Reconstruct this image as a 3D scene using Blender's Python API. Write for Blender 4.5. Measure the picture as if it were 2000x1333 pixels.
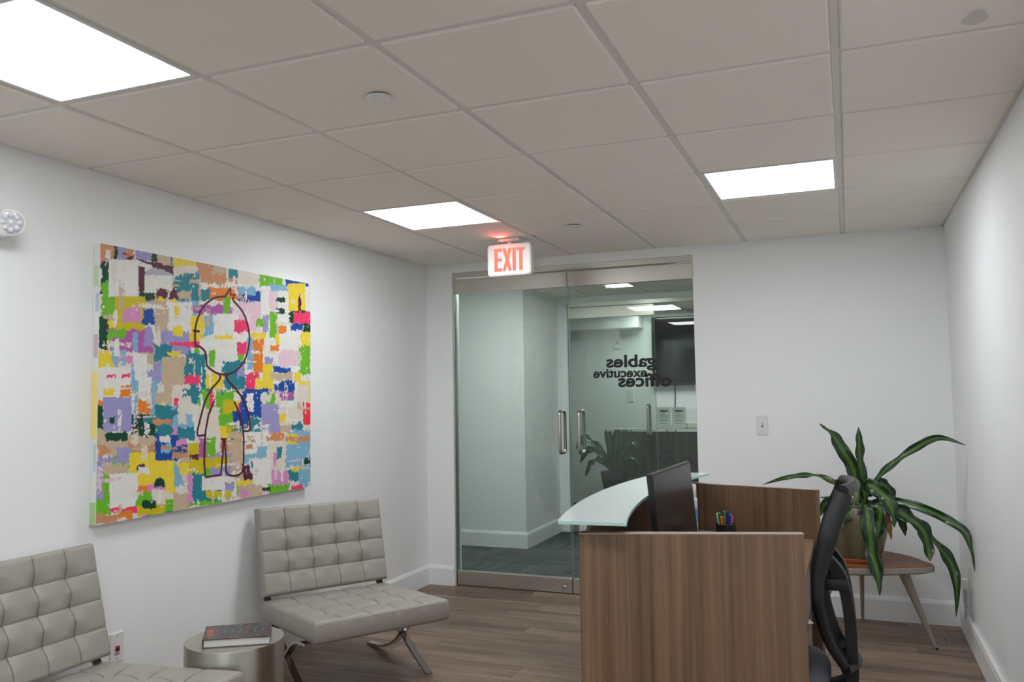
import bpy, bmesh, math, random
import numpy as np
from mathutils import Vector, Matrix
for o in list(bpy.data.objects): bpy.data.objects.remove(o)
SC = bpy.context.scene; COL = SC.collection
random.seed(7); PI = math.pi

# ------------------------------------------------------------------ camera, world, exposure
CEIL, XL, XR, YB, YF = 2.436, -0.588, 3.023, 3.74, -4.4
cam = bpy.data.cameras.new('camera'); co = bpy.data.objects.new('camera', cam); COL.objects.link(co)
cam.sensor_width = 36.0; cam.lens = 1625/2000*36.0; cam.clip_start = 0.05; cam.clip_end = 60
_yaw, _pit, _rol = -0.3830, 0.0634, -0.0150
_f = Vector((math.sin(_yaw)*math.cos(_pit), math.cos(_yaw)*math.cos(_pit), math.sin(_pit)))
_r0 = Vector((math.cos(_yaw), -math.sin(_yaw), 0)); _u0 = _r0.cross(_f)
_r = math.cos(_rol)*_r0 + math.sin(_rol)*_u0; _u = -math.sin(_rol)*_r0 + math.cos(_rol)*_u0
_M = Matrix((_r, _u, -_f)).transposed().to_4x4(); _M.translation = Vector((2.438, -1.998, 1.437))
co.matrix_world = _M
cam.dof.use_dof = True; cam.dof.focus_distance = 5.2; cam.dof.aperture_fstop = 4.0
SC.camera = co
world = bpy.data.worlds.new('world'); SC.world = world; world.use_nodes = True
world.node_tree.nodes['Background'].inputs[0].default_value = (0.95, 0.98, 1.0, 1)
world.node_tree.nodes['Background'].inputs[1].default_value = 1.8
SC.view_settings.view_transform = 'Standard'; SC.view_settings.look = 'None'
SC.view_settings.gamma = 1.0; SC.view_settings.use_curve_mapping = False
SC.view_settings.exposure = 0.0
PANEL_POWER = 15.8          # radiance of the ceiling panels

# ------------------------------------------------------------------ materials
def lin(c):
    return tuple(((v/255)/12.92 if v/255 <= 0.04045 else ((v/255+0.055)/1.055)**2.4) for v in c)
def newmat(name):
    m = bpy.data.materials.new(name); m.use_nodes = True
    nt = m.node_tree; b = nt.nodes['Principled BSDF']
    return m, nt, b
def plain(name, rgb, rough=0.5, metal=0.0, spec=0.5, coat=0.0, bump=0.0, bscale=200.0, var=0.0, emit=0.0):
    m, nt, b = newmat(name)
    c = lin(rgb)+(1,)
    b.inputs['Base Color'].default_value = c; b.inputs['Roughness'].default_value = rough
    b.inputs['Metallic'].default_value = metal; b.inputs['Specular IOR Level'].default_value = spec
    b.inputs['Coat Weight'].default_value = coat
    if emit: b.inputs['Emission Color'].default_value = c; b.inputs['Emission Strength'].default_value = emit
    if bump or var:
        tc = nt.nodes.new('ShaderNodeTexCoord'); nz = nt.nodes.new('ShaderNodeTexNoise')
        nz.inputs['Scale'].default_value = bscale; nz.inputs['Detail'].default_value = 4
        nt.links.new(tc.outputs['Object'], nz.inputs['Vector'])
        if bump:
            bp = nt.nodes.new('ShaderNodeBump'); bp.inputs['Strength'].default_value = bump; bp.inputs['Distance'].default_value = 0.002
            nt.links.new(nz.outputs['Fac'], bp.inputs['Height']); nt.links.new(bp.outputs['Normal'], b.inputs['Normal'])
        if var:
            mx = nt.nodes.new('ShaderNodeMix'); mx.data_type = 'RGBA'
            mx.inputs['A'].default_value = tuple(v*(1-var) for v in c[:3])+(1,); mx.inputs['B'].default_value = tuple(min(1, v*(1+var)) for v in c[:3])+(1,)
            nt.links.new(nz.outputs['Fac'], mx.inputs['Factor']); nt.links.new(mx.outputs['Result'], b.inputs['Base Color'])
    return m
def wood(name, cols, axis='Z', freq=16.0, stretch=0.05, rough=0.45, rand=0.0, bump=0.08, fine=1.0):
    """streaky grain that runs along one axis; every object is shifted by its own random number"""
    m, nt, b = newmat(name); N = nt.nodes.new
    tc = N('ShaderNodeTexCoord'); oi = N('ShaderNodeObjectInfo'); mp = N('ShaderNodeMapping')
    sc = [freq]*3; sc['XYZ'.index(axis)] = freq*stretch
    mp.inputs['Scale'].default_value = sc
    ml = N('ShaderNodeMath'); ml.operation = 'MULTIPLY'; ml.inputs[1].default_value = 37.0
    nt.links.new(oi.outputs['Random'], ml.inputs[0])
    va = N('ShaderNodeVectorMath'); va.operation = 'ADD'
    nt.links.new(tc.outputs['Object'], mp.inputs['Vector']); nt.links.new(mp.outputs['Vector'], va.inputs[0])
    cb = N('ShaderNodeCombineXYZ')
    for k in 'XYZ': nt.links.new(ml.outputs[0], cb.inputs[k])
    nt.links.new(cb.outputs[0], va.inputs[1])
    n1 = N('ShaderNodeTexNoise'); n1.inputs['Scale'].default_value = 1.0; n1.inputs['Detail'].default_value = 6; n1.inputs['Roughness'].default_value = 0.62; n1.inputs['Distortion'].default_value = 0.35
    n2 = N('ShaderNodeTexNoise'); n2.inputs['Scale'].default_value = 5.5; n2.inputs['Detail'].default_value = 5; n2.inputs['Roughness'].default_value = 0.7
    nt.links.new(va.outputs[0], n1.inputs['Vector']); nt.links.new(va.outputs[0], n2.inputs['Vector'])
    mx = N('ShaderNodeMix'); mx.data_type = 'FLOAT'; mx.inputs['Factor'].default_value = 0.38*fine
    nt.links.new(n1.outputs['Fac'], mx.inputs['A']); nt.links.new(n2.outputs['Fac'], mx.inputs['B'])
    rp = N('ShaderNodeValToRGB'); el = rp.color_ramp.elements
    pos = [0.32+0.36*i/(len(cols)-1) for i in range(len(cols))]
    el[0].position = pos[0]; el[0].color = lin(cols[0])+(1,); el[1].position = pos[-1]; el[1].color = lin(cols[-1])+(1,)
    for p, c in list(zip(pos, cols))[1:-1]:
        e = el.new(p); e.color = lin(c)+(1,)
    nt.links.new(mx.outputs['Result'], rp.inputs['Fac'])
    src = rp.outputs['Color']
    if rand:
        hs = N('ShaderNodeHueSaturation'); mr = N('ShaderNodeMapRange')
        mr.inputs['To Min'].default_value = 1-rand; mr.inputs['To Max'].default_value = 1+rand
        nt.links.new(oi.outputs['Random'], mr.inputs['Value']); nt.links.new(mr.outputs[0], hs.inputs['Value']); nt.links.new(src, hs.inputs['Color'])
        src = hs.outputs['Color']
    nt.links.new(src, b.inputs['Base Color']); b.inputs['Roughness'].default_value = rough
    bp = N('ShaderNodeBump'); bp.inputs['Strength'].default_value = bump; bp.inputs['Distance'].default_value = 0.002
    nt.links.new(mx.outputs['Result'], bp.inputs['Height']); nt.links.new(bp.outputs['Normal'], b.inputs['Normal'])
    return m
def brushed(name, rgb, axis='X', rough=0.32):
    m, nt, b = newmat(name); N = nt.nodes.new
    b.inputs['Base Color'].default_value = lin(rgb)+(1,); b.inputs['Metallic'].default_value = 1.0
    tc = N('ShaderNodeTexCoord'); mp = N('ShaderNodeMapping'); s = [400.0]*3; s['XYZ'.index(axis)] = 3.0
    mp.inputs['Scale'].default_value = s; nz = N('ShaderNodeTexNoise'); nz.inputs['Scale'].default_value = 1.0; nz.inputs['Detail'].default_value = 3
    nt.links.new(tc.outputs['Object'], mp.inputs['Vector']); nt.links.new(mp.outputs['Vector'], nz.inputs['Vector'])
    mr = N('ShaderNodeMapRange'); mr.inputs['To Min'].default_value = rough-0.08; mr.inputs['To Max'].default_value = rough+0.08
    nt.links.new(nz.outputs['Fac'], mr.inputs['Value']); nt.links.new(mr.outputs[0], b.inputs['Roughness'])
    bp = N('ShaderNodeBump'); bp.inputs['Strength'].default_value = 0.04; bp.inputs['Distance'].default_value = 0.001
    nt.links.new(nz.outputs['Fac'], bp.inputs['Height']); nt.links.new(bp.outputs['Normal'], b.inputs['Normal'])
    return m
def thin_glass(name, rgb, fmax=1.0):
    """clear architectural glass: tinted see-through mixed with a Fresnel mirror"""
    m = bpy.data.materials.new(name); m.use_nodes = True; nt = m.node_tree; nt.nodes.clear(); N = nt.nodes.new
    o = N('ShaderNodeOutputMaterial'); t = N('ShaderNodeBsdfTransparent'); g = N('ShaderNodeBsdfGlossy'); f = N('ShaderNodeFresnel'); x = N('ShaderNodeMixShader')
    t.inputs[0].default_value = lin(rgb)+(1,); g.inputs['Roughness'].default_value = 0.0; f.inputs['IOR'].default_value = 1.5
    nt.links.new(f.outputs[0], x.inputs[0]); nt.links.new(t.outputs[0], x.inputs[1]); nt.links.new(g.outputs[0], x.inputs[2]); nt.links.new(x.outputs[0], o.inputs[0])
    return m
def emitter(name, rgb, power):
    m = bpy.data.materials.new(name); m.use_nodes = True; nt = m.node_tree; nt.nodes.clear(); N = nt.nodes.new
    o = N('ShaderNodeOutputMaterial'); e = N('ShaderNodeEmission'); e.inputs[0].default_value = tuple(rgb)+(1,); e.inputs[1].default_value = power
    nt.links.new(e.outputs[0], o.inputs[0]); return m

MT = {}
MT['wall'] = plain('wall_paint', (243, 244, 245), 0.62, spec=0.3, bump=0.12, bscale=260)
MT['trim'] = plain('trim_paint', (243, 244, 246), 0.38)
MT['plenum'] = plain('plenum_grey', (150, 148, 145), 0.9)
MT['tile'] = plain('ceiling_tile_mineral', (246, 240, 231), 0.95, spec=0.1, bump=0.5, bscale=700, var=0.05)
MT['tbar'] = plain('grid_steel', (222, 218, 211), 0.5)
MT['white'] = plain('white_plastic', (228, 228, 226), 0.4)
MT['lightframe'] = plain('light_frame', (222, 222, 220), 0.4)
MT['panel'] = emitter('led_panel', (0.945, 0.975, 1.0), PANEL_POWER)
MT['panel_out'] = emitter('led_panel_corridor', (0.95, 1.0, 0.97), PANEL_POWER*0.93)
MT['plank'] = wood('floor_plank', [(70, 54, 43), (112, 90, 74), (138, 115, 97), (166, 144, 125)], 'X', 9.0, 0.09, 0.42, rand=0.14, bump=0.1)
MT['floorbase'] = wood('floor_base', [(60, 50, 44), (90, 76, 66), (110, 95, 84)], 'X', 9.0, 0.09, 0.5)
MT['desk'] = wood('desk_laminate', [(78, 58, 43), (107, 82, 62), (125, 98, 76), (140, 113, 89)], 'Z', 30.0, 0.012, 0.42, bump=0.03, fine=1.05)
MT['band'] = plain('edge_band_highlight', (176, 160, 150), 0.4)  # edge band, kept pale to carry the light highlight along the panel tops
MT['desk2'] = wood('far_desk_laminate', [(58, 54, 48), (86, 81, 72), (104, 98, 88)], 'Z', 26.0, 0.02, 0.5)
MT['tabletop'] = wood('table_top_wood', [(84, 48, 27), (118, 72, 40), (144, 92, 54)], 'X', 10.0, 0.1, 0.5)
MT['steel'] = brushed('brushed_steel', (208, 203, 195), 'X', 0.38)
MT['steelz'] = brushed('brushed_steel_drum', (186, 182, 176), 'Z', 0.3)
MT['chrome'] = plain('chrome', (190, 192, 195), 0.09, 1.0)
MT['handle'] = plain('satin_steel', (204, 200, 194), 0.24, 1.0)
MT['darkgap'] = plain('dark_gap', (18, 18, 18), 0.6)
MT['glass'] = thin_glass('door_glass', (240, 246, 243))
MT['glassedge'] = plain('glass_edge', (150, 185, 176), 0.15)
MT['acrylic'] = thin_glass('acrylic', (240, 246, 244))
MT['counter'] = plain('frosted_counter_glass', (236, 242, 243), 0.05, spec=0.9)
MT['counteredge'] = plain('counter_glass_edge', (176, 214, 208), 0.15)
MT['leather'] = plain('taupe_leather', (157, 152, 144), 0.40, bump=0.14, bscale=420, var=0.03)
MT['seam'] = plain('leather_seam', (126, 121, 114), 0.6)
MT['black'] = plain('black_plastic', (20, 20, 21), 0.42)
MT['mesh'] = plain('black_mesh', (27, 27, 29), 0.8, bump=0.5, bscale=900)
MT['seatfab'] = plain('grey_seat_fabric', (92, 90, 98), 0.95, bump=0.5, bscale=600, var=0.08)
MT['screen'] = plain('monitor_screen', (38, 36, 39), 0.22)
MT['tv'] = plain('tv_screen', (14, 16, 18), 0.07)
MT['canvas'] = plain('canvas_side', (226, 228, 222), 0.8)
MT['line'] = plain('maroon_paint_line', (88, 22, 44), 0.5)
MT['ink'] = plain('black_vinyl', (10, 11, 12), 0.5)
MT['taupe'] = plain('table_frame', (150, 142, 132), 0.4)
MT['terra'] = plain('terracotta', (176, 92, 52), 0.8, var=0.1, bscale=30)
MT['soil'] = plain('soil', (54, 42, 34), 0.95, bump=1.0, bscale=120)
MT['grey'] = plain('grey_laminate', (128, 124, 122), 0.5)
MT['paper'] = plain('paper', (238, 238, 236), 0.8)
MT['pages'] = plain('book_pages', (206, 204, 200), 0.8)
PALETTE=[(232, 231, 226), (112, 188, 42), (12, 68, 45), (38, 130, 146), (240, 212, 60), (158, 153, 203), (234, 132, 44), (203, 180, 152), (222, 145, 198), (244, 62, 112), (22, 76, 162), (132, 182, 210), (92, 34, 58), (206, 146, 106), (182, 92, 172), (231, 199, 213), (226, 217, 203), (208, 190, 24), (243, 58, 72), (180, 180, 190)]
PATCHES=[(16,0.002,1.004,0.415,1.020,0.420,0.479,0.010,0.479),
(13,0.002,1.004,0.058,1.016,0.059,0.931,0.003,0.921),
(2,0.003,0.929,0.031,0.934,0.032,0.825,0.005,0.822),
(2,0.046,1.005,0.062,1.008,0.063,0.953,0.047,0.950),
(5,0.062,1.003,0.094,1.010,0.095,0.954,0.063,0.948),
(12,0.092,1.001,0.122,1.007,0.122,0.957,0.093,0.951),
(13,0.089,1.005,0.122,1.012,0.122,0.976,0.090,0.970),
(5,0.122,1.002,0.188,1.016,0.189,0.969,0.122,0.957),
(2,0.186,1.002,0.211,1.007,0.212,0.970,0.187,0.966),
(7,0.211,1.002,0.273,1.014,0.273,0.968,0.212,0.957),
(3,0.263,1.002,0.277,1.006,0.278,0.969,0.263,0.966),
(19,0.162,0.936,0.273,0.954,0.273,0.917,0.162,0.900),
(12,0.131,0.969,0.278,0.964,0.278,0.936,0.189,0.946),
(12,0.135,0.953,0.162,0.957,0.163,0.851,0.137,0.848),
(16,0.277,1.001,0.378,1.020,0.378,0.934,0.279,0.918),
(4,0.280,1.002,0.378,1.020,0.378,0.983,0.280,0.967),
(13,0.378,1.000,0.415,1.007,0.416,0.964,0.378,0.958),
(5,0.378,0.967,0.416,0.974,0.416,0.945,0.378,0.939),
(3,0.278,0.927,0.416,0.950,0.417,0.848,0.279,0.831),
(7,0.294,0.870,0.353,0.878,0.353,0.841,0.294,0.833),
(7,0.348,0.924,0.416,0.935,0.417,0.916,0.348,0.905),
(1,0.004,0.863,0.052,0.870,0.054,0.748,0.006,0.743),
(2,0.137,0.852,0.208,0.862,0.209,0.818,0.137,0.809),
(0,0.162,0.911,0.271,0.928,0.272,0.857,0.163,0.843),
(12,0.208,0.862,0.294,0.874,0.294,0.837,0.209,0.827),
(7,0.164,0.812,0.265,0.825,0.265,0.793,0.164,0.781),
(0,0.030,0.946,0.137,0.966,0.139,0.827,0.032,0.813),
(17,0.055,0.816,0.164,0.830,0.165,0.698,0.057,0.690),
(8,0.082,0.780,0.150,0.789,0.152,0.723,0.083,0.717),
(10,0.160,0.781,0.200,0.785,0.201,0.727,0.160,0.724),
(7,0.204,0.822,0.260,0.828,0.261,0.697,0.206,0.693),
(5,0.229,0.704,0.355,0.713,0.356,0.620,0.230,0.614),
(0,0.260,0.819,0.361,0.832,0.363,0.714,0.261,0.706),
(4,0.282,0.803,0.304,0.806,0.304,0.761,0.283,0.758),
(4,0.276,0.725,0.319,0.729,0.320,0.692,0.276,0.689),
(14,0.364,0.813,0.417,0.819,0.418,0.786,0.365,0.780),
(4,0.349,0.774,0.418,0.781,0.419,0.656,0.350,0.652),
(2,0.000,0.730,0.030,0.733,0.032,0.617,0.002,0.615),
(14,0.030,0.690,0.201,0.704,0.202,0.617,0.032,0.609),
(1,0.030,0.690,0.092,0.694,0.092,0.666,0.031,0.662),
(11,0.122,0.690,0.137,0.691,0.138,0.623,0.123,0.622),
(11,0.076,0.619,0.093,0.620,0.093,0.569,0.077,0.568),
(11,0.043,0.638,0.068,0.640,0.069,0.556,0.045,0.555),
(4,0.000,0.615,0.049,0.618,0.051,0.543,0.001,0.541),
(0,0.001,0.553,0.124,0.557,0.125,0.479,0.002,0.479),
(9,0.029,0.532,0.111,0.533,0.111,0.519,0.029,0.517),
(5,0.165,0.711,0.196,0.714,0.197,0.643,0.166,0.642),
(3,0.202,0.648,0.277,0.652,0.277,0.594,0.202,0.590),
(9,0.264,0.663,0.412,0.673,0.413,0.654,0.265,0.645),
(4,0.253,0.628,0.311,0.632,0.311,0.604,0.254,0.601),
(7,0.230,0.600,0.341,0.605,0.342,0.490,0.231,0.489),
(3,0.330,0.623,0.419,0.628,0.420,0.490,0.332,0.490),
(16,0.346,0.605,0.366,0.606,0.367,0.583,0.346,0.582),
(9,0.327,0.531,0.403,0.532,0.403,0.495,0.327,0.494),
(0,0.123,0.609,0.175,0.611,0.177,0.479,0.125,0.479),
(11,0.115,0.574,0.127,0.575,0.129,0.479,0.116,0.479),
(5,0.198,0.581,0.230,0.583,0.231,0.502,0.199,0.502),
(0,0.055,0.660,0.068,0.661,0.068,0.602,0.056,0.601),
(0,0.392,0.979,1.003,1.020,1.003,0.479,0.397,0.479),
(13,0.392,1.003,0.576,1.020,0.576,0.939,0.393,0.912),
(7,0.457,1.000,0.581,1.020,0.582,0.986,0.457,0.965),
(3,0.524,0.992,0.576,1.000,0.576,0.969,0.524,0.961),
(16,0.582,1.001,0.693,1.020,0.693,0.956,0.582,0.940),
(1,0.693,1.004,0.825,1.020,0.825,0.960,0.693,0.941),
(11,0.751,0.960,0.860,0.975,0.860,0.903,0.752,0.890),
(10,0.846,0.994,0.984,1.016,0.984,0.988,0.846,0.968),
(4,0.857,0.981,0.965,0.997,0.965,0.860,0.857,0.848),
(12,0.923,0.942,0.936,0.945,0.936,0.860,0.923,0.858),
(6,0.436,0.904,0.570,0.923,0.571,0.862,0.436,0.846),
(3,0.393,0.889,0.436,0.894,0.436,0.851,0.394,0.846),
(10,0.577,0.903,0.706,0.922,0.706,0.869,0.577,0.853),
(11,0.576,0.929,0.668,0.942,0.668,0.900,0.577,0.889),
(14,0.394,0.822,0.554,0.840,0.554,0.795,0.394,0.779),
(15,0.553,0.855,0.700,0.873,0.700,0.737,0.555,0.725),
(1,0.505,0.874,0.539,0.879,0.539,0.779,0.505,0.775),
(0,0.474,0.797,0.578,0.808,0.578,0.712,0.476,0.704),
(9,0.560,0.775,0.628,0.782,0.629,0.736,0.560,0.730),
(4,0.394,0.779,0.420,0.781,0.421,0.685,0.395,0.684),
(11,0.415,0.790,0.458,0.795,0.459,0.703,0.416,0.699),
(4,0.465,0.703,0.549,0.709,0.549,0.690,0.465,0.684),
(0,0.465,0.686,0.578,0.694,0.579,0.561,0.466,0.557),
(9,0.578,0.681,0.626,0.685,0.626,0.628,0.579,0.626),
(1,0.438,0.643,0.465,0.645,0.466,0.572,0.438,0.571),
(1,0.579,0.626,0.608,0.628,0.608,0.602,0.579,0.600),
(0,0.699,0.947,0.751,0.955,0.752,0.821,0.700,0.815),
(15,0.744,0.932,0.811,0.941,0.812,0.740,0.746,0.735),
(0,0.798,0.940,0.860,0.948,0.861,0.743,0.799,0.739),
(2,0.784,0.903,0.839,0.909,0.839,0.890,0.784,0.884),
(2,0.784,0.856,0.839,0.863,0.840,0.835,0.785,0.829),
(5,0.710,0.816,0.745,0.820,0.746,0.735,0.710,0.732),
(1,0.675,0.802,0.716,0.806,0.716,0.759,0.675,0.755),
(1,0.745,0.831,0.788,0.835,0.788,0.717,0.746,0.713),
(2,0.867,0.855,0.999,0.870,0.999,0.789,0.867,0.777),
(9,0.896,0.846,1.003,0.858,1.003,0.801,0.896,0.791),
(10,0.871,0.789,0.951,0.796,0.951,0.762,0.871,0.756),
(2,0.947,0.784,1.003,0.789,1.003,0.755,0.947,0.751),
(6,0.798,0.776,0.846,0.781,0.847,0.737,0.799,0.733),
(4,0.644,0.732,0.733,0.739,0.733,0.704,0.644,0.699),
(4,0.785,0.732,0.812,0.734,0.813,0.680,0.785,0.679),
(0,0.806,0.739,0.940,0.750,0.940,0.637,0.806,0.631),
(4,0.940,0.756,1.003,0.761,1.003,0.669,0.940,0.666),
(1,0.925,0.687,1.003,0.692,1.003,0.526,0.925,0.525),
(3,0.507,0.595,0.614,0.600,0.615,0.479,0.508,0.479),
(5,0.579,0.585,0.614,0.587,0.615,0.536,0.579,0.535),
(11,0.626,0.699,0.663,0.702,0.664,0.568,0.627,0.566),
(6,0.660,0.697,0.714,0.700,0.714,0.553,0.660,0.552),
(5,0.727,0.623,0.772,0.624,0.773,0.571,0.727,0.570),
(4,0.714,0.590,0.766,0.592,0.766,0.501,0.714,0.501),
(10,0.773,0.576,0.875,0.579,0.875,0.554,0.773,0.552),
(15,0.799,0.658,0.925,0.665,0.925,0.586,0.799,0.582),
(9,0.621,0.547,0.695,0.547,0.695,0.479,0.621,0.479),
(4,0.423,0.542,0.505,0.544,0.505,0.479,0.423,0.479),
(3,0.396,0.617,0.422,0.618,0.423,0.479,0.397,0.479),
(7,0.760,0.552,0.896,0.555,0.896,0.519,0.760,0.518),
(10,0.813,0.518,0.896,0.519,0.897,0.479,0.813,0.479),
(6,0.752,0.682,0.806,0.685,0.806,0.652,0.752,0.650),
(0,0.918,0.552,0.999,0.554,0.999,0.479,0.918,0.479),
(4,0.896,0.557,0.940,0.559,0.940,0.514,0.896,0.514),
(16,-0.001,0.515,0.420,0.521,0.426,-0.020,0.007,0.009),
(0,-0.001,0.515,0.074,0.516,0.075,0.441,0.001,0.442),
(0,0.141,0.517,0.194,0.518,0.195,0.438,0.143,0.439),
(2,-0.003,0.421,0.018,0.421,0.020,0.331,-0.001,0.332),
(6,0.001,0.439,0.018,0.439,0.018,0.421,0.001,0.421),
(2,0.120,0.385,0.210,0.382,0.211,0.293,0.121,0.300),
(6,0.143,0.435,0.193,0.434,0.194,0.382,0.143,0.384),
(6,0.078,0.491,0.116,0.491,0.116,0.448,0.079,0.449),
(4,0.018,0.482,0.054,0.482,0.054,0.453,0.018,0.453),
(5,0.018,0.449,0.118,0.448,0.120,0.321,0.020,0.327),
(2,0.041,0.377,0.059,0.377,0.060,0.353,0.041,0.354),
(11,0.116,0.504,0.141,0.504,0.139,0.345,0.131,0.346),
(11,0.190,0.509,0.217,0.509,0.219,0.381,0.192,0.382),
(7,0.209,0.465,0.279,0.465,0.279,0.419,0.209,0.421),
(3,0.209,0.419,0.279,0.417,0.281,0.284,0.211,0.289),
(3,0.160,0.379,0.223,0.377,0.224,0.350,0.161,0.353),
(13,0.201,0.367,0.280,0.363,0.280,0.339,0.201,0.342),
(16,0.279,0.492,0.357,0.492,0.358,0.404,0.279,0.406),
(9,0.288,0.442,0.308,0.442,0.308,0.410,0.289,0.410),
(3,0.323,0.478,0.420,0.478,0.420,0.450,0.323,0.451),
(11,0.280,0.379,0.369,0.376,0.369,0.325,0.281,0.329),
(16,0.303,0.437,0.338,0.437,0.339,0.335,0.304,0.337),
(3,0.297,0.329,0.374,0.325,0.375,0.273,0.298,0.278),
(8,0.319,0.277,0.340,0.276,0.340,0.244,0.320,0.245),
(7,0.002,0.340,0.020,0.339,0.020,0.310,0.003,0.311),
(7,0.001,0.312,0.211,0.298,0.212,0.232,0.002,0.251),
(2,0.024,0.326,0.110,0.321,0.110,0.287,0.024,0.294),
(13,0.003,0.287,0.057,0.258,0.004,0.235,0.004,0.235),
(13,0.106,0.275,0.211,0.268,0.212,0.236,0.106,0.246),
(7,0.115,0.262,0.198,0.255,0.198,0.244,0.115,0.251),
(10,0.211,0.302,0.300,0.296,0.301,0.188,0.212,0.197),
(11,0.234,0.270,0.281,0.266,0.281,0.226,0.235,0.230),
(0,0.229,0.296,0.271,0.294,0.271,0.269,0.229,0.273),
(10,0.296,0.256,0.359,0.251,0.360,0.201,0.296,0.206),
(13,0.234,0.257,0.345,0.248,0.345,0.236,0.235,0.245),
(13,0.281,0.230,0.345,0.225,0.345,0.201,0.282,0.208),
(5,0.006,0.235,0.120,0.224,0.120,0.202,0.006,0.214),
(5,0.069,0.270,0.119,0.266,0.120,0.224,0.070,0.228),
(7,0.022,0.212,0.112,0.203,0.112,0.157,0.022,0.168),
(1,-0.009,0.172,0.047,0.165,0.049,0.030,-0.007,0.040),
(5,-0.001,0.215,0.020,0.213,0.022,0.091,0.001,0.094),
(4,0.113,0.245,0.214,0.236,0.216,0.105,0.115,0.119),
(12,0.146,0.196,0.172,0.192,0.172,0.178,0.146,0.181),
(0,0.150,0.184,0.190,0.180,0.190,0.159,0.150,0.163),
(0,0.044,0.175,0.146,0.164,0.148,0.034,0.046,0.050),
(4,0.212,0.206,0.296,0.197,0.298,0.067,0.214,0.079),
(8,0.147,0.127,0.254,0.113,0.255,0.073,0.147,0.089),
(2,0.213,0.136,0.250,0.131,0.250,0.101,0.213,0.106),
(6,0.147,0.116,0.186,0.111,0.187,0.088,0.147,0.093),
(1,0.143,0.094,0.218,0.083,0.219,0.026,0.143,0.039),
(4,0.301,0.192,0.380,0.184,0.381,0.129,0.302,0.139),
(11,0.291,0.193,0.311,0.155,0.336,0.093,0.288,0.091),
(17,0.350,0.261,0.416,0.256,0.417,0.125,0.351,0.132),
(12,0.355,0.215,0.417,0.209,0.417,0.190,0.355,0.197),
(16,0.200,0.098,0.273,0.088,0.274,0.031,0.200,0.042),
(9,0.044,0.055,0.148,0.038,0.148,0.019,0.044,0.036),
(13,-0.001,0.038,0.073,0.026,0.073,-0.003,0.000,0.010),
(6,0.072,0.038,0.131,0.028,0.131,0.002,0.073,0.013),
(17,0.148,0.046,0.256,0.029,0.256,-0.011,0.148,0.008),
(2,0.165,0.061,0.218,0.052,0.219,0.026,0.165,0.035),
(1,0.255,0.051,0.288,0.046,0.289,0.002,0.256,0.007),
(7,0.288,0.073,0.352,0.064,0.352,-0.009,0.289,0.002),
(8,0.346,0.133,0.371,0.130,0.373,0.006,0.347,0.010),
(3,0.369,0.135,0.424,0.128,0.425,0.016,0.370,0.025),
(1,0.352,0.025,0.425,0.013,0.425,-0.003,0.352,0.009),
(16,0.397,0.521,1.005,0.529,1.006,-0.020,0.401,0.006),
(1,0.398,0.473,0.580,0.473,0.581,0.308,0.399,0.318),
(17,0.505,0.429,0.574,0.429,0.574,0.368,0.506,0.371),
(9,0.445,0.468,0.464,0.468,0.465,0.401,0.445,0.401),
(0,0.562,0.458,0.603,0.458,0.604,0.423,0.562,0.424),
(3,0.516,0.523,0.615,0.524,0.615,0.473,0.516,0.473),
(16,0.398,0.403,0.489,0.400,0.490,0.289,0.399,0.295),
(17,0.523,0.321,0.610,0.317,0.610,0.287,0.524,0.291),
(3,0.546,0.310,0.604,0.307,0.604,0.289,0.546,0.293),
(4,0.562,0.424,0.622,0.422,0.622,0.382,0.562,0.384),
(9,0.580,0.423,0.646,0.422,0.646,0.376,0.580,0.378),
(10,0.557,0.379,0.634,0.377,0.634,0.320,0.557,0.325),
(10,0.597,0.473,0.708,0.473,0.708,0.348,0.598,0.353),
(0,0.627,0.457,0.664,0.457,0.664,0.376,0.628,0.377),
(9,0.640,0.356,0.665,0.355,0.665,0.293,0.641,0.295),
(3,0.647,0.350,0.708,0.348,0.709,0.281,0.647,0.284),
(9,0.621,0.524,0.670,0.524,0.670,0.473,0.622,0.473),
(4,0.670,0.524,0.773,0.526,0.773,0.473,0.670,0.473),
(10,0.773,0.505,0.890,0.505,0.890,0.462,0.773,0.462),
(10,0.621,0.478,0.760,0.478,0.760,0.462,0.622,0.463),
(16,0.702,0.452,0.760,0.452,0.760,0.419,0.702,0.421),
(5,0.705,0.410,0.813,0.408,0.814,0.274,0.706,0.281),
(14,0.813,0.467,0.890,0.467,0.890,0.423,0.813,0.424),
(0,0.813,0.424,0.969,0.422,0.970,0.310,0.813,0.317),
(16,0.827,0.397,0.970,0.394,0.970,0.332,0.827,0.338),
(4,0.925,0.517,0.999,0.518,0.999,0.421,0.925,0.423),
(16,0.918,0.495,0.992,0.495,0.992,0.415,0.919,0.417),
(18,0.955,0.410,1.005,0.410,1.005,0.302,0.955,0.305),
(4,0.807,0.366,0.848,0.364,0.848,0.310,0.807,0.312),
(3,0.876,0.320,0.955,0.315,0.955,0.271,0.876,0.276),
(0,0.610,0.291,0.748,0.283,0.748,0.184,0.611,0.197),
(13,0.622,0.271,0.671,0.268,0.671,0.244,0.623,0.248),
(13,0.623,0.233,0.659,0.230,0.660,0.212,0.623,0.216),
(7,0.529,0.291,0.604,0.287,0.605,0.197,0.530,0.203),
(13,0.535,0.262,0.604,0.257,0.604,0.244,0.535,0.249),
(14,0.399,0.272,0.452,0.268,0.453,0.197,0.400,0.201),
(1,0.430,0.278,0.468,0.276,0.469,0.195,0.431,0.198),
(13,0.495,0.269,0.535,0.267,0.535,0.208,0.496,0.211),
(17,0.400,0.201,0.541,0.187,0.541,0.144,0.400,0.159),
(7,0.547,0.216,0.611,0.211,0.612,0.121,0.547,0.128),
(11,0.844,0.283,1.005,0.273,1.006,0.093,0.845,0.111),
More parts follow.
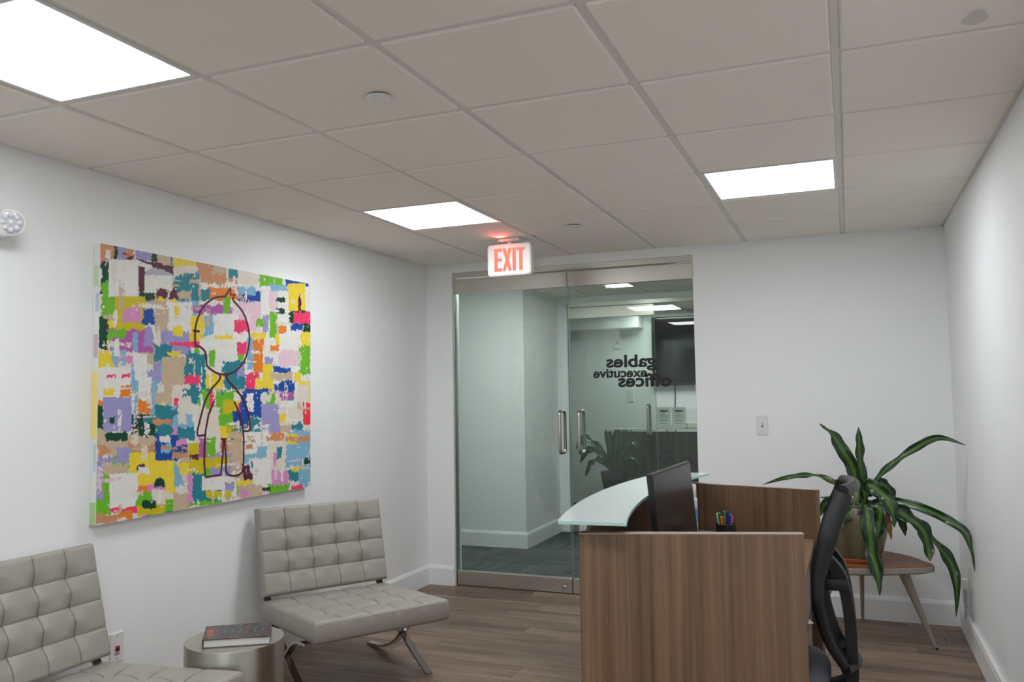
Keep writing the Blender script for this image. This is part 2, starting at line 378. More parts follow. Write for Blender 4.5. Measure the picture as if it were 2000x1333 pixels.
(6,0.761,0.275,0.834,0.270,0.834,0.233,0.761,0.238),
(4,0.855,0.266,0.919,0.262,0.919,0.218,0.855,0.223),
(13,0.735,0.263,0.827,0.257,0.827,0.235,0.735,0.243),
(13,0.841,0.256,0.999,0.246,0.999,0.220,0.841,0.232),
(16,0.741,0.237,0.845,0.229,0.845,0.094,0.742,0.107),
(3,0.794,0.206,0.821,0.204,0.821,0.150,0.794,0.154),
(8,0.774,0.187,0.794,0.185,0.794,0.121,0.774,0.124),
(11,0.684,0.220,0.738,0.216,0.739,0.164,0.685,0.169),
(16,0.635,0.174,0.703,0.168,0.703,0.141,0.635,0.149),
(12,0.605,0.147,0.648,0.142,0.648,0.102,0.606,0.107),
(3,0.647,0.158,0.672,0.155,0.672,0.119,0.648,0.122),
(0,0.660,0.167,0.761,0.156,0.761,0.031,0.660,0.045),
(8,0.765,0.104,0.862,0.092,0.863,0.017,0.765,0.031),
(1,0.742,0.044,0.869,0.027,0.869,-0.020,0.742,-0.003),
(3,0.862,0.098,0.933,0.090,0.933,0.040,0.863,0.050),
(4,0.883,0.107,0.970,0.097,0.970,0.075,0.883,0.085),
(11,0.926,0.102,1.006,0.093,1.006,-0.008,0.926,0.003),
(9,0.876,0.026,0.955,0.016,0.955,-0.017,0.876,-0.007),
(2,0.963,0.142,0.999,0.139,0.999,0.111,0.963,0.115),
(2,0.710,0.038,0.761,0.031,0.761,0.010,0.710,0.017),
(3,0.401,0.122,0.497,0.110,0.498,-0.001,0.401,0.015),
(0,0.411,0.121,0.576,0.101,0.577,0.041,0.411,0.064),
(0,0.454,0.059,0.577,0.041,0.577,0.002,0.454,0.021),
(5,0.520,0.083,0.565,0.077,0.565,0.038,0.520,0.045),
(17,0.432,0.057,0.548,0.040,0.548,0.011,0.433,0.029),
(4,0.571,0.087,0.660,0.075,0.660,0.050,0.571,0.062),
(12,0.612,0.106,0.660,0.101,0.660,0.075,0.612,0.081),
(7,0.583,0.060,0.710,0.043,0.710,-0.003,0.583,0.016),
(8,0.595,0.039,0.636,0.033,0.636,-0.002,0.595,0.004),
(1,0.401,0.024,0.509,0.007,0.509,-0.017,0.402,0.001),
(7,0.570,0.116,0.606,0.111,0.606,0.082,0.571,0.087)]
FIGURE=[[(0.513, 0.875), (0.468, 0.865), (0.442, 0.849), (0.417, 0.827), (0.398, 0.8), (0.386, 0.77), (0.376, 0.737), (0.373, 0.696), (0.378, 0.656), (0.396, 0.652), (0.407, 0.644), (0.419, 0.633), (0.426, 0.611), (0.428, 0.576), (0.455, 0.555), (0.482, 0.543), (0.516, 0.54), (0.556, 0.55), (0.591, 0.576), (0.62, 0.618), (0.635, 0.67), (0.638, 0.711), (0.629, 0.761), (0.607, 0.811), (0.577, 0.843), (0.551, 0.865)], [(0.513, 0.875), (0.541, 0.917), (0.539, 0.886), (0.565, 0.889), (0.551, 0.873), (0.551, 0.865)], [(0.489, 0.539), (0.489, 0.519), (0.45, 0.479)], [(0.526, 0.54), (0.526, 0.519), (0.568, 0.479)], [(0.455, 0.483), (0.434, 0.452), (0.419, 0.421), (0.406, 0.379), (0.394, 0.333), (0.388, 0.291), (0.422, 0.289)], [(0.568, 0.481), (0.591, 0.453), (0.61, 0.428), (0.634, 0.372), (0.641, 0.33), (0.641, 0.295), (0.607, 0.294)], [(0.464, 0.428), (0.438, 0.373), (0.425, 0.307), (0.42, 0.237), (0.42, 0.166), (0.427, 0.116), (0.497, 0.117), (0.505, 0.187), (0.51, 0.263)], [(0.562, 0.424), (0.592, 0.358), (0.607, 0.296), (0.611, 0.221), (0.602, 0.115), (0.53, 0.116), (0.522, 0.19), (0.515, 0.263)], [(0.499, 0.268), (0.511, 0.265), (0.524, 0.268)], [(0.363, 0.715), (0.378, 0.715), (0.394, 0.714)]]
LEAVES=[([(2.49, 3.23, 0.766), (2.472, 3.224, 0.854), (2.442, 3.218, 0.988), (2.39, 3.212, 1.085), (2.338, 3.206, 1.173), (2.271, 3.2, 1.236)], 0.072, 0), ([(2.502, 3.22, 0.777), (2.499, 3.22, 0.843), (2.483, 3.22, 0.998), (2.482, 3.22, 1.123), (2.483, 3.22, 1.215)], 0.054, 0), ([(2.53, 3.23, 0.82), (2.554, 3.204, 0.896), (2.598, 3.179, 0.957), (2.679, 3.153, 1.035), (2.766, 3.127, 1.103), (2.842, 3.101, 1.153), (2.905, 3.076, 1.163), (3.006, 3.05, 1.127)], 0.042, 0), ([(2.48, 3.25, 0.772), (2.423, 3.275, 0.847), (2.335, 3.3, 0.889), (2.241, 3.325, 0.921), (2.156, 3.35, 0.916), (2.057, 3.375, 0.899), (1.923, 3.4, 0.853)], 0.036, 0), ([(2.515, 3.22, 0.777), (2.582, 3.182, 0.81), (2.659, 3.145, 0.806), (2.751, 3.108, 0.791), (2.845, 3.07, 0.759), (2.921, 3.032, 0.718), (2.979, 2.995, 0.67), (2.997, 2.957, 0.585), (3.005, 2.92, 0.488)], 0.046, 0), ([(2.522, 3.18, 0.774), (2.58, 3.158, 0.787), (2.642, 3.137, 0.764), (2.723, 3.115, 0.717), (2.785, 3.093, 0.656), (2.805, 3.072, 0.562), (2.81, 3.05, 0.504)], 0.09, 0), ([(2.501, 3.25, 0.758), (2.608, 3.229, 0.759), (2.711, 3.207, 0.715), (2.809, 3.186, 0.626), (2.879, 3.164, 0.542), (2.923, 3.143, 0.466), (2.939, 3.121, 0.365), (2.927, 3.1, 0.207)], 0.064, 0), ([(2.509, 3.16, 0.856), (2.526, 3.13, 0.894), (2.592, 3.1, 0.851), (2.631, 3.07, 0.772), (2.641, 3.04, 0.677)], 0.08, 0), ([(2.495, 3.08, 0.794), (2.501, 3.048, 0.782), (2.515, 3.016, 0.675), (2.525, 2.984, 0.546), (2.545, 2.952, 0.436), (2.55, 2.92, 0.33)], 0.074, 0), ([(2.518, 3.3, 0.811), (2.568, 3.325, 0.884), (2.609, 3.35, 0.873), (2.654, 3.375, 0.801), (2.66, 3.4, 0.721)], 0.06, 0), ([(2.487, 3.1, 0.791), (2.467, 3.073, 0.774), (2.397, 3.047, 0.73), (2.349, 3.02, 0.647)], 0.062, 0), ([(2.48, 3.26, 0.771), (2.421, 3.287, 0.792), (2.365, 3.313, 0.79), (2.256, 3.34, 0.792)], 0.03, 0), ([(2.48, 3.24, 0.773), (2.365, 3.233, 0.785), (2.287, 3.227, 0.768), (2.251, 3.22, 0.694)], 0.055, 0), ([(2.52, 3.06, 0.789), (2.571, 3.05, 0.773), (2.565, 3.04, 0.677), (2.538, 3.03, 0.594)], 0.06, 0), ([(2.524, 3.28, 0.761), (2.624, 3.295, 0.742), (2.681, 3.31, 0.693), (2.701, 3.325, 0.639), (2.708, 3.34, 0.585)], 0.04, 0), ([(2.578, 3.1, 0.781), (2.609, 3.087, 0.727), (2.617, 3.073, 0.674), (2.624, 3.06, 0.607)], 0.03, 1)]

# ------------------------------------------------------------------ helpers
ORG = {}
def lab(o, label=None, cat=None, group=None, kind=None):
    if label: o['label'] = label
    if cat: o['category'] = cat
    if group: o['group'] = group
    if kind: o['kind'] = kind
    return o
def thing(name, loc, label, cat, group=None, rz=0.0, local=False, kind=None):
    o = bpy.data.objects.new(name, None); COL.objects.link(o); o.empty_display_size = 0.1
    o.location = loc; o.rotation_euler = (0, 0, rz)
    ORG[o.name] = Vector((0, 0, 0)) if local else Vector(loc)
    return lab(o, label, cat, group, kind)
def link(name, me, parent=None):
    o = bpy.data.objects.new(name, me); COL.objects.link(o)
    if parent is not None: o.parent = parent; ORG[o.name] = ORG.get(parent.name, Vector((0, 0, 0)))
    else: ORG[o.name] = Vector((0, 0, 0))
    return o
def mk(name, vf, mat, parent=None, smooth=False, base=None):
    """mesh object from (verts, faces); verts in world coordinates (or local to a rotated thing).
       base: origin for a single-mesh thing"""
    v, f = vf
    me = bpy.data.meshes.new(name); off = ORG[parent.name] if parent is not None else Vector(base or (0, 0, 0))
    me.from_pydata([tuple(Vector(p)-off) for p in v], [], f); me.validate()
    bm = bmesh.new(); bm.from_mesh(me); bmesh.ops.recalc_face_normals(bm, faces=bm.faces); bm.to_mesh(me); bm.free()
    me.materials.append(MT[mat] if isinstance(mat, str) else mat)
    if smooth:
        me.shade_smooth()
        if smooth is not True: me.set_sharp_from_angle(angle=math.radians(smooth))
    o = link(name, me, parent)
    if parent is None: o.location = off; ORG[o.name] = off
    return o
def join(*vfs):
    V, F = [], []
    for v, f in vfs:
        n = len(V); V += list(v); F += [tuple(i+n for i in q) for q in f]
    return V, F
def box(x0, x1, y0, y1, z0, z1, bev=0.0, seg=2):
    bm = bmesh.new(); bmesh.ops.create_cube(bm, size=1)
    for v in bm.verts: v.co = ((x0+x1)/2+v.co.x*(x1-x0), (y0+y1)/2+v.co.y*(y1-y0), (z0+z1)/2+v.co.z*(z1-z0))
    if bev: bmesh.ops.bevel(bm, geom=list(bm.edges), offset=bev, segments=seg, profile=0.5, affect='EDGES')
    bm.verts.index_update(); r = ([v.co.copy() for v in bm.verts], [tuple(v.index for v in f.verts) for f in bm.faces]); bm.free(); return r
def prism(poly, z0, z1):
    """polygon in xy, extruded in z"""
    n = len(poly); v = [(p[0], p[1], z0) for p in poly]+[(p[0], p[1], z1) for p in poly]
    f = [tuple(range(n-1, -1, -1)), tuple(range(n, 2*n))]+[(i, (i+1) % n, n+(i+1) % n, n+i) for i in range(n)]
    return v, f
def strip(outer, inner, z0, z1):
    """band between two polylines of equal length, extruded in z"""
    n = len(outer); V = []
    for z in (z0, z1):
        V += [(p[0], p[1], z) for p in outer]+[(p[0], p[1], z) for p in inner]
    F = []
    for i in range(n-1):
        F += [(i, i+1, n+i+1, n+i), (2*n+i, 3*n+i, 3*n+i+1, 2*n+i+1), (i, 2*n+i, 2*n+i+1, i+1), (n+i, n+i+1, 3*n+i+1, 3*n+i)]
    F += [(0, n, 3*n, 2*n), (n-1, 3*n-1, 4*n-1, 2*n-1)]
    return V, F
def lathe(c, prof, n=40, cap=True):
    """prof: (radius, z)"""
    V, F = [], []; m = len(prof)
    for r, z in prof:
        for k in range(n):
            a = 2*PI*k/n; V.append((c[0]+r*math.cos(a), c[1]+r*math.sin(a), c[2]+z))
    for j in range(m-1):
        for k in range(n): F.append((j*n+k, j*n+(k+1) % n, (j+1)*n+(k+1) % n, (j+1)*n+k))
    if cap: F.append(tuple(range(n-1, -1, -1))); F.append(tuple((m-1)*n+k for k in range(n)))
    return V, F
def axis_frame(d):
    d = Vector(d).normalized(); a = Vector((0, 0, 1)) if abs(d.z) < 0.95 else Vector((1, 0, 0))
    s = d.cross(a).normalized(); return d, s, s.cross(d)
def turned(c, d, prof, n=32):
    """lathe about direction d; prof: (radius, distance along d)"""
    v, f = lathe((0, 0, 0), prof, n); d, s, t = axis_frame(d); c = Vector(c)
    return [c+s*p[0]+t*p[1]+d*p[2] for p in v], f
def tube(pts, r, n=10, closed=False):
    P = [Vector(p) for p in pts]; V, F = [], []; m = len(P); up = None
    rr = r if hasattr(r, '__len__') else [r]*m
    for i, p in enumerate(P):
        a = P[(i-1) % m] if closed else P[max(0, i-1)]; b = P[(i+1) % m] if closed else P[min(m-1, i+1)]
        d = (b-a).normalized()
        if up is None: _, s, t = axis_frame(d)
        else:
            s = (up-d*up.dot(d)).normalized(); t = d.cross(s)
        up = s; t = d.cross(s)
        for k in range(n): V.append(p+rr[i]*(s*math.cos(2*PI*k/n)+t*math.sin(2*PI*k/n)))
    for i in range(m if closed else m-1):
        j = (i+1) % m
        for k in range(n): F.append((i*n+k, i*n+(k+1) % n, j*n+(k+1) % n, j*n+k))
    if not closed: F.append(tuple(range(n-1, -1, -1))); F.append(tuple((m-1)*n+k for k in range(n)))
    return V, F
def smoothline(pts, n=8):
    """Catmull-Rom"""
    P = [Vector(p) for p in pts]; P = [P[0]*2-P[1]]+P+[P[-1]*2-P[-2]]; R = []
    for i in range(1, len(P)-2):
        a, b, c, d = P[i-1:i+3]
        for k in range(n):
            t = k/n; R.append(0.5*((2*b)+(c-a)*t+(2*a-5*b+4*c-d)*t*t+(3*b-a-3*c+d)*t**3))
    R.append(P[-2].copy()); return R
def bar(pts, w, t, side):
    """flat bar along pts: width w along side, thickness t across"""
    P = [Vector(p) for p in pts]; s = Vector(side).normalized(); V, F = [], []
    for i, p in enumerate(P):
        d = (P[min(i+1, len(P)-1)]-P[max(0, i-1)]).normalized(); nrm = d.cross(s).normalized()
        for a, b in ((-1, -1), (1, -1), (1, 1), (-1, 1)): V.append(p+s*a*w/2+nrm*b*t/2)
    for i in range(len(P)-1):
        for k in range(4): F.append((i*4+k, i*4+(k+1) % 4, i*4+4+(k+1) % 4, i*4+4+k))
    m = (len(P)-1)*4; F += [(3, 2, 1, 0), (m, m+1, m+2, m+3)]
    return V, F
def xf(vf, mat): return [mat @ Vector(p) for p in vf[0]], vf[1]
def text_vf(s, bold=0.0):
    """flat outline text in the xy plane as (verts, faces), scaled so the box starts at 0,0"""
    cu = bpy.data.curves.new('t', 'FONT'); cu.body = s; cu.size = 1; cu.offset = bold; cu.resolution_u = 4; cu.fill_mode = 'BOTH'; cu.extrude = 0.004
    o = bpy.data.objects.new('t', cu); COL.objects.link(o); dg = bpy.context.evaluated_depsgraph_get(); dg.update()
    me = bpy.data.meshes.new_from_object(o.evaluated_get(dg)); v = [p.co.copy() for p in me.vertices]; f = [tuple(q.vertices) for q in me.polygons]
    bpy.data.objects.remove(o); bpy.data.curves.remove(cu); bpy.data.meshes.remove(me)
    x0 = min(p.x for p in v); x1 = max(p.x for p in v); y0 = min(p.y for p in v); y1 = max(p.y for p in v)
    return [Vector(((p.x-x0)/(x1-x0), (p.y-y0)/(y1-y0), p.z)) for p in v], f
def copy_tree(o, parent=None):
    c = o.copy(); COL.objects.link(c); c.parent = parent; ORG[c.name] = ORG.get(o.name, Vector((0, 0, 0)))
    for ch in list(o.children): copy_tree(ch, c)
    return c

# ------------------------------------------------------------------ the room shell
G = 0.6096
fl = mk('floor', box(XL-.1, XR+.1, YF-.1, 3.86, -.12, -.004), 'floorbase'); lab(fl, 'dark brown wood plank floor of the reception room', None, kind='structure')
PL, PW = 1.22, 0.182
pm = None; row = 0; y = -1.1
while y < 3.78:
    y1 = min(y+PW, 3.80); x = XL-.02-random.random()*PL*.9
    while x < XR:
        a, b = max(x, XL), min(x+PL, XR)
        if b-a > .02:
            full = abs((b-a)-PL) < 1e-6 and abs(y1-y-PW) < 1e-6
            if full and pm:
                o = link('plank', pm, fl)
            else:
                me_ = mk('plank', ([(p[0]-a, p[1]-y, p[2]) for p in box(a+.0008, b-.0008, y+.0008, y1-.0008, -.006, 0, .0012, 1)[0]], box(a, b, y, y1, -.006, 0, .0012, 1)[1]), 'plank', fl)
                o = me_
                if full: pm = o.data
            o.location = (a, y, 0)
        x += PL
    y += PW; row += 1

ce = mk('ceiling', box(XL-.1, XR+.1, YF-.1, YB+.02, CEIL+.03, CEIL+.12), 'plenum'); lab(ce, 'suspended white tile ceiling of the reception room', None, kind='structure')
xs = [XL]+[k*G for k in range(5)]+[XR]; ys = [YF]+[j*G for j in range(-7, 6)]+[YB]
LIGHTS = {(1, 0, -1): 'large glowing square ceiling panel nearest the viewer at upper left', (1, 0, 3): 'glowing square ceiling panel just before the exit sign', (4, 0, 3): 'glowing square ceiling panel above the desk at right',
          (4, 0, -1): 'square glowing ceiling panel overhead, out of the picture to the right', (1, 0, -5): 'square glowing ceiling panel behind the viewer, left', (4, 0, -5): 'square glowing ceiling panel behind the viewer, right'}
cells = {}
for i in range(6):
    for j in range(len(ys)-1):
        x0, x1, y0, y1 = xs[i], xs[i+1], ys[j], ys[j+1]
        jj = round(y0/G) if j > 0 else -99
        if (i, 0, jj) in LIGHTS: cells[(i, 0, jj)] = (x0, x1, y0, y1); continue
        e = .013
        key = (round(x1-x0, 3), round(y1-y0, 3))
        if not hasattr(mk, 'tc'): mk.tc = {}
        if key in mk.tc: o = link('ceiling_tile', mk.tc[key], ce)
        else:
            w, d = x1-x0, y1-y0
            o = mk('ceiling_tile', box(e, w-e, e, d-e, 0, .02, .006, 1), 'tile', ce); mk.tc[key] = o.data
        o.location = (x0, y0, CEIL+random.uniform(-.0008, .0008)); 
for x in xs[1:-1]: mk('grid_bar', join(box(x-.012, x+.012, YF, YB, CEIL+.007, CEIL+.012), box(x-.002, x+.002, YF, YB, CEIL+.012, CEIL+.035)), 'tbar', ce)
for yy in ys[1:-1]: mk('grid_bar', join(box(XL, XR, yy-.012, yy+.012, CEIL+.0065, CEIL+.0115), box(XL, XR, yy-.002, yy+.002, CEIL+.0115, CEIL+.035)), 'tbar', ce)
mk('wall_angle', box(XL, XL+.02, YF, YB, CEIL+.004, CEIL+.012), 'tbar', ce); mk('wall_angle', box(XR-.02, XR, YF, YB, CEIL+.004, CEIL+.012), 'tbar', ce); mk('wall_angle', box(XL, XR, YB-.02, YB, CEIL+.004, CEIL+.012), 'tbar', ce)
def light_panel(x0, x1, y0, y1, label, group, mat='panel', z=CEIL):
    t = thing('ceiling_light', ((x0+x1)/2, (y0+y1)/2, z), label, 'ceiling light', group)
    e, w = .012, .016
    mk('frame', join(box(x0+e, x1-e, y0+e, y0+e+w, z+.002, z+.016), box(x0+e, x1-e, y1-e-w, y1-e, z+.002, z+.016), box(x0+e, x0+e+w, y0+e+w, y1-e-w, z+.002, z+.016), box(x1-e-w, x1-e, y0+e+w, y1-e-w, z+.002, z+.016)), 'lightframe', t)
    mk('diffuser', box(x0+e+w, x1-e-w, y0+e+w, y1-e-w, z+.005, z+.010), mat, t)
    return t
for k, lb in LIGHTS.items():
    if k in cells: light_panel(*cells[k], lb, 'square ceiling light panels')
for (x, y, lb) in ((1.025, .356, 'white round flat sprinkler cover on the ceiling tile, the nearer of the two'), (.956, 2.697, 'white round flat sprinkler cover on the ceiling right of the exit sign')):
    t = thing('sprinkler_cover', (x, y, CEIL), lb, 'sprinkler', 'ceiling sprinkler covers')
    mk('cover_plate', lathe((x, y, CEIL), [(.030, -.012), (.038, -.011), (.040, -.008), (.040, -.006)], 40), 'white', t, 40)
    mk('collar', lathe((x, y, CEIL), [(.030, -.006), (.030, .0)], 32), 'darkgap', t, 40)
# faint grey stain on a ceiling tile
n = 24
mk('ceiling_stain', ([(2.794+(.030+.006*math.sin(3*a))*math.cos(a), .507+.052*math.sin(a), CEIL-.0012) for a in [2*PI*k/n for k in range(n)]], [tuple(range(n))]), plain('stain_grey', (212, 207, 200), .95), ce)

wl = mk('wall_left', box(XL-.12, XL, YF-.12, YB+.12, 0, CEIL+.1), 'wall'); lab(wl, 'white painted wall at left behind the painting', None, kind='structure')
wr = mk('wall_right', box(XR, XR+.12, YF-.12, YB+.12, 0, CEIL+.1), 'wall'); lab(wr, 'white painted wall at the right edge', None, kind='structure')
OX0, OX1, OZ = -.366, 1.474, 2.374
wb = mk('wall_back', join(box(XL, OX0, YB, YB+.12, 0, CEIL+.1), box(OX1, XR, YB, YB+.12, 0, CEIL+.1), box(OX0, OX1, YB, YB+.12, OZ, CEIL+.1)), 'wall'); lab(wb, 'white painted back wall with the glass entrance', None, kind='structure')
WX0, WX1, WZ0, WZ1 = .55, 2.85, .45, 2.20
wf = mk('wall_front', join(box(XL, WX0, YF-.12, YF, 0, CEIL+.1), box(WX1, XR, YF-.12, YF, 0, CEIL+.1), box(WX0, WX1, YF-.12, YF, 0, WZ0), box(WX0, WX1, YF-.12, YF, WZ1, CEIL+.1)), 'wall')
w1 = thing('fill_window_1', ((WX0+WX1)/2, YF-.06, WZ0), 'wide office window added behind the viewer to brighten the ceiling', None, kind='structure')  # unseen window, added so that daylight lifts the ceiling
for k in range(4): xx = WX0+(WX1-WX0-.05)*k/3; mk('window_frame', box(xx, xx+.05, YF-.09, YF-.04, WZ0, WZ1), 'trim', w1)
for z in (WZ0, WZ1-.05): mk('window_frame', box(WX0, WX1, YF-.088, YF-.042, z, z+.05), 'trim', w1)
for k in range(3): a_ = WX0+.05+(WX1-WX0-.05)*k/3; mk('pane', box(a_, a_+(WX1-WX0-.05)/3-.05, YF-.068, YF-.062, WZ0+.05, WZ1-.05), 'glass', w1); lab(wf, 'white wall behind the viewer', None, kind='structure')
BH = .146
def base_prof(p0, p1, nrm, name, label):
    """baseboard along p0-p1 with a sloped top, protruding along nrm"""
    d = Vector((p1[0]-p0[0], p1[1]-p0[1], 0)); nv = Vector((nrm[0], nrm[1], 0)); V = []
    prof = [(0, 0), (.016, 0), (.016, BH-.022), (.011, BH-.010), (.006, BH), (0, BH)]
    for p in (p0, p1):
        for a, z in prof: V.append(Vector((p[0], p[1], 0))+nv*a+Vector((0, 0, z)))
    m = len(prof); F = [tuple(range(m)), tuple(range(m, 2*m))]+[(i, (i+1) % m, m+(i+1) % m, m+i) for i in range(m)]
    return lab(mk(name, (V, F), 'trim'), label, None, kind='structure')
base_prof((XL, YF), (XL, YB), (1, 0), 'baseboard_left', 'tall white baseboard along the left wall')
base_prof((XR, YF), (XR, YB), (-1, 0), 'baseboard_right', 'tall white baseboard along the right wall')
base_prof((XL+.016, YB), (OX0-.004, YB), (0, -1), 'baseboard_back', 'short white baseboard between left corner and glass door')
base_prof((OX1+.004, YB), (XR-.016, YB), (0, -1), 'baseboard_back', 'white baseboard of the back wall behind the plant table')

# ------------------------------------------------------------------ glass entrance
DY = YB+.045
tr = mk('trim_1', box(OX0, OX1, DY-.04, DY+.04, 2.331, OZ, .002, 1), 'steel'); lab(tr, 'brushed steel header above the near glass doors', None, kind='structure')
lab(mk('trim_2', join(box(OX0, OX0+.008, DY-.03, DY+.03, 0, 2.331), box(OX1-.004, OX1, DY-.03, DY+.03, 0, 2.331)), 'steel'), 'thin steel jamb strips of the near glass entrance', None, kind='structure')
def glass_leaf(name, x0, x1, dy, hx, label, lock=True, both=True):
    d = thing(name, ((x0+x1)/2, dy, 0), label, None, kind='structure')
    mk('pane', box(x0, x1, dy-.005, dy+.005, .106, 2.216), 'glass', d)
    mk('pane_edge', join(box(x0, x0+.0022, dy-.0056, dy+.0056, .106, 2.216), box(x1-.0022, x1, dy-.0056, dy+.0056, .106, 2.216)), 'glassedge', d)
    mk('top_rail', box(x0, x1, dy-.024, dy+.024, 2.213, 2.324, .002, 1), 'steel', d)
    br = mk('bottom_rail', box(x0, x1, dy-.024, dy+.024, .006, .108, .002, 1), 'steel', d)
    if lock: mk('lock_cylinder', turned((hx, dy-.024, .045), (0, -1, 0), [(.015, 0), (.015, .006), (.012, .008), (.004, .008)], 24), 'chrome', br, 40)
    for s in ((-1, 1) if both else (-1,)):
        o_, z0, z1, r = .062, 1.005, 1.305, .0125
        pts = [(hx, dy+s*.004, z0)]+[(hx, dy+s*(o_-.03+.03*math.sin(a)), z0+.0-.03*(math.cos(a))+.03) for a in [PI/2*k/6 for k in range(7)]]
        pts = [(hx, dy+s*.004, z0)]+[(hx, dy+s*(o_-.03+.03*math.sin(a)), z0+.03-.03*math.cos(a)) for a in [PI/2*k/6 for k in range(7)]]+[(hx, dy+s*(o_-.03+.03*math.cos(a)), z1-.03+.03*math.sin(a)) for a in [PI/2*k/6 for k in range(7)]]+[(hx, dy+s*.004, z1)]
        mk('handle', tube(pts, r, 14), 'handle', d, 60)
    return d
glass_leaf('door_1', -.354, .551, DY, .494, 'left leaf of the near glass double door')
d2 = glass_leaf('door_2', .561, 1.468, DY, .640, 'right leaf of the near glass double door, with black lettering')
def word(s, xg, xs_, z0, z1):
    """reads from the corridor: starts at larger x (left as seen from outside)"""
    v, f = text_vf(s, .030)
    W = xg-xs_
    return [(xg-p.x*W, DY-.0075-p.z*.15, z0+p.y*(z1-z0)) for p in v], f
mk('lettering', word('gables', 1.200, .835, 1.585, 1.701), 'ink', d2); mk('lettering', word('executive', 1.130, .739, 1.540, 1.605), 'ink', d2); mk('lettering', word('offices', 1.298, .920, 1.471, 1.567), 'ink', d2)

# ------------------------------------------------------------------ corridor beyond the glass
CX0, CX1, CY0, CY1 = -2.6, 3.6, 3.86, 6.30
fc = mk('floor_corridor', box(CX0, CX1, CY0, 6.30, -.12, -.006), plain('carpet_back', (60, 62, 64), .95)); lab(fc, 'grey carpet tile floor of the corridor outside', None, kind='structure')
def carpet_mat(name, axis):
    m = wood(name, [(44, 48, 52), (72, 76, 79), (92, 95, 97), (124, 126, 124)], axis, 34.0, 0.02, .95, rand=.25, bump=.5); return m
CM = [carpet_mat('carpet_tile_lengthwise', 'X'), carpet_mat('carpet_tile_crosswise', 'Y')]
cme = []
for k in range(2):
    me_ = mk('carpet_tile', box(.001, .499, .001, .249, -.006, 0, .001, 1), CM[k], fc); cme.append(me_.data); bpy.data.objects.remove(me_)
y = CY0
r_ = 0
while y < 6.3-.01:
    x = CX0+.5*((r_*.37) % 1)
    while x < CX1-.5:
        if y+.25 <= 6.301:
            o = link('carpet_tile', cme[random.random() < .4], fc); o.location = (x, y, 0)
        x += .5
    y += .25; r_ += 1
cc = mk('ceiling_corridor', box(CX0, CX1, CY0, 10.0, CEIL+.03, CEIL+.12), 'plenum'); lab(cc, 'white tile ceiling of the corridor outside', None, kind='structure')
CL = {(3, 1), (3, 8), (6, 1), (0, 1), (5, 7), (3, 4), (5, 4)}
x_ = [-1.83+k*G for k in range(9)]; y_ = [CY0+.06+k*G for k in range(8)]
for i in range(8):
    for j in range(7):
        nm = None
        if (i, j) == (3, 2): nm = 'narrow view of a lit corridor ceiling panel above the far door'
        if (i, j) == (3, 6): nm = 'lit ceiling panel of the far suite before the television'
        if (i, j) == (5, 6): nm = 'lit ceiling panel of the far suite, right of the other'
        if (i, j) == (2, 0): nm = 'hidden ceiling panel added left of the glass entrance to brighten the corridor'  # out of sight above the doors, added for even corridor light
        if (i, j) == (5, 0): nm = 'hidden ceiling panel added right of the glass entrance to brighten the corridor'  # second unseen panel, added to brighten the corridor
        if (i, j) == (3, 2): light_panel(.345, x_[i+1], y_[j], y_[j+1], nm, 'ceiling lights beyond the glass', 'panel_out'); mk('ceiling_tile', box(x_[i]+.013, .335, y_[j]+.013, y_[j+1]-.013, CEIL, CEIL+.02, .003, 1), 'tile', cc); continue
        if nm: light_panel(x_[i], x_[i+1], y_[j], y_[j+1], nm, 'ceiling lights beyond the glass', 'panel_out'); continue
        mk('ceiling_tile', box(x_[i]+.013, x_[i+1]-.013, y_[j]+.013, y_[j+1]-.013, CEIL, CEIL+.02, .003, 1), 'tile', cc)
for x in x_: mk('grid_bar', box(x-.012, x+.012, CY0, 10, CEIL+.007, CEIL+.012), 'tbar', cc)
for y in y_: mk('grid_bar', box(CX0, CX1, y-.012, y+.012, CEIL+.0065, CEIL+.0115), 'tbar', cc)
BX, BY = -.388, 5.305
lab(mk('wall_corridor_left', box(CX0, BX, BY, 6.42, 0, CEIL+.1), 'wall'), 'white corridor wall with an outside corner seen through the left glass door', None, kind='structure')
base_prof((CX0, BY), (BX+.016, BY), (0, -1), 'baseboard_corridor', 'white baseboard on the corridor wall facing the glass door')
base_prof((BX, BY), (BX, 6.27), (1, 0), 'baseboard_corridor', 'white baseboard on the corridor wall running back to the far door')
lab(mk('wall_corridor_end', join(box(CX0-.1, CX0, CY0, 10, 0, CEIL+.1), box(CX1, CX1+.1, CY0, 10, 0, CEIL+.1)), 'wall'), 'white end walls of the corridor and far suite', None, kind='structure')
lab(mk('wall_corridor_near', join(box(CX0, XL-.12, CY0-.12, CY0, 0, CEIL+.1), box(XR+.12, CX1, CY0-.12, CY0, 0, CEIL+.1)), 'wall'), 'white corridor wall beside the reception room', None, kind='structure')
D2Y = 6.32
lab(mk('wall_suite', join(box(BX, -.286, 6.30, 6.42, 0, CEIL+.1), box(1.56, CX1, 6.30, 6.42, 0, CEIL+.1), box(-.286, 1.56, 6.30, 6.42, OZ, CEIL+.1)), 'wall'), 'white corridor wall around the far glass doors', None, kind='structure')
lab(mk('trim_3', box(-.286, 1.56, D2Y-.04, D2Y+.04, 2.331, OZ, .002, 1), 'steel'), 'steel header over the far glass door', None, kind='structure')
glass_leaf('door_3', -.272, .640, D2Y, .562, 'closed glass leaf of the far suite door')
fs = mk('floor_suite', box(CX0, CX1, 6.30, 10, -.12, 0), plain('suite_floor', (72, 66, 62), .6)); lab(fs, 'dark floor of the far suite', None, kind='structure')
SW = 8.56
lab(mk('wall_suite_back', box(CX0, CX1, SW, SW+.12, 0, CEIL+.1), 'wall'), 'white wall of the far suite carrying the television', None, kind='structure')
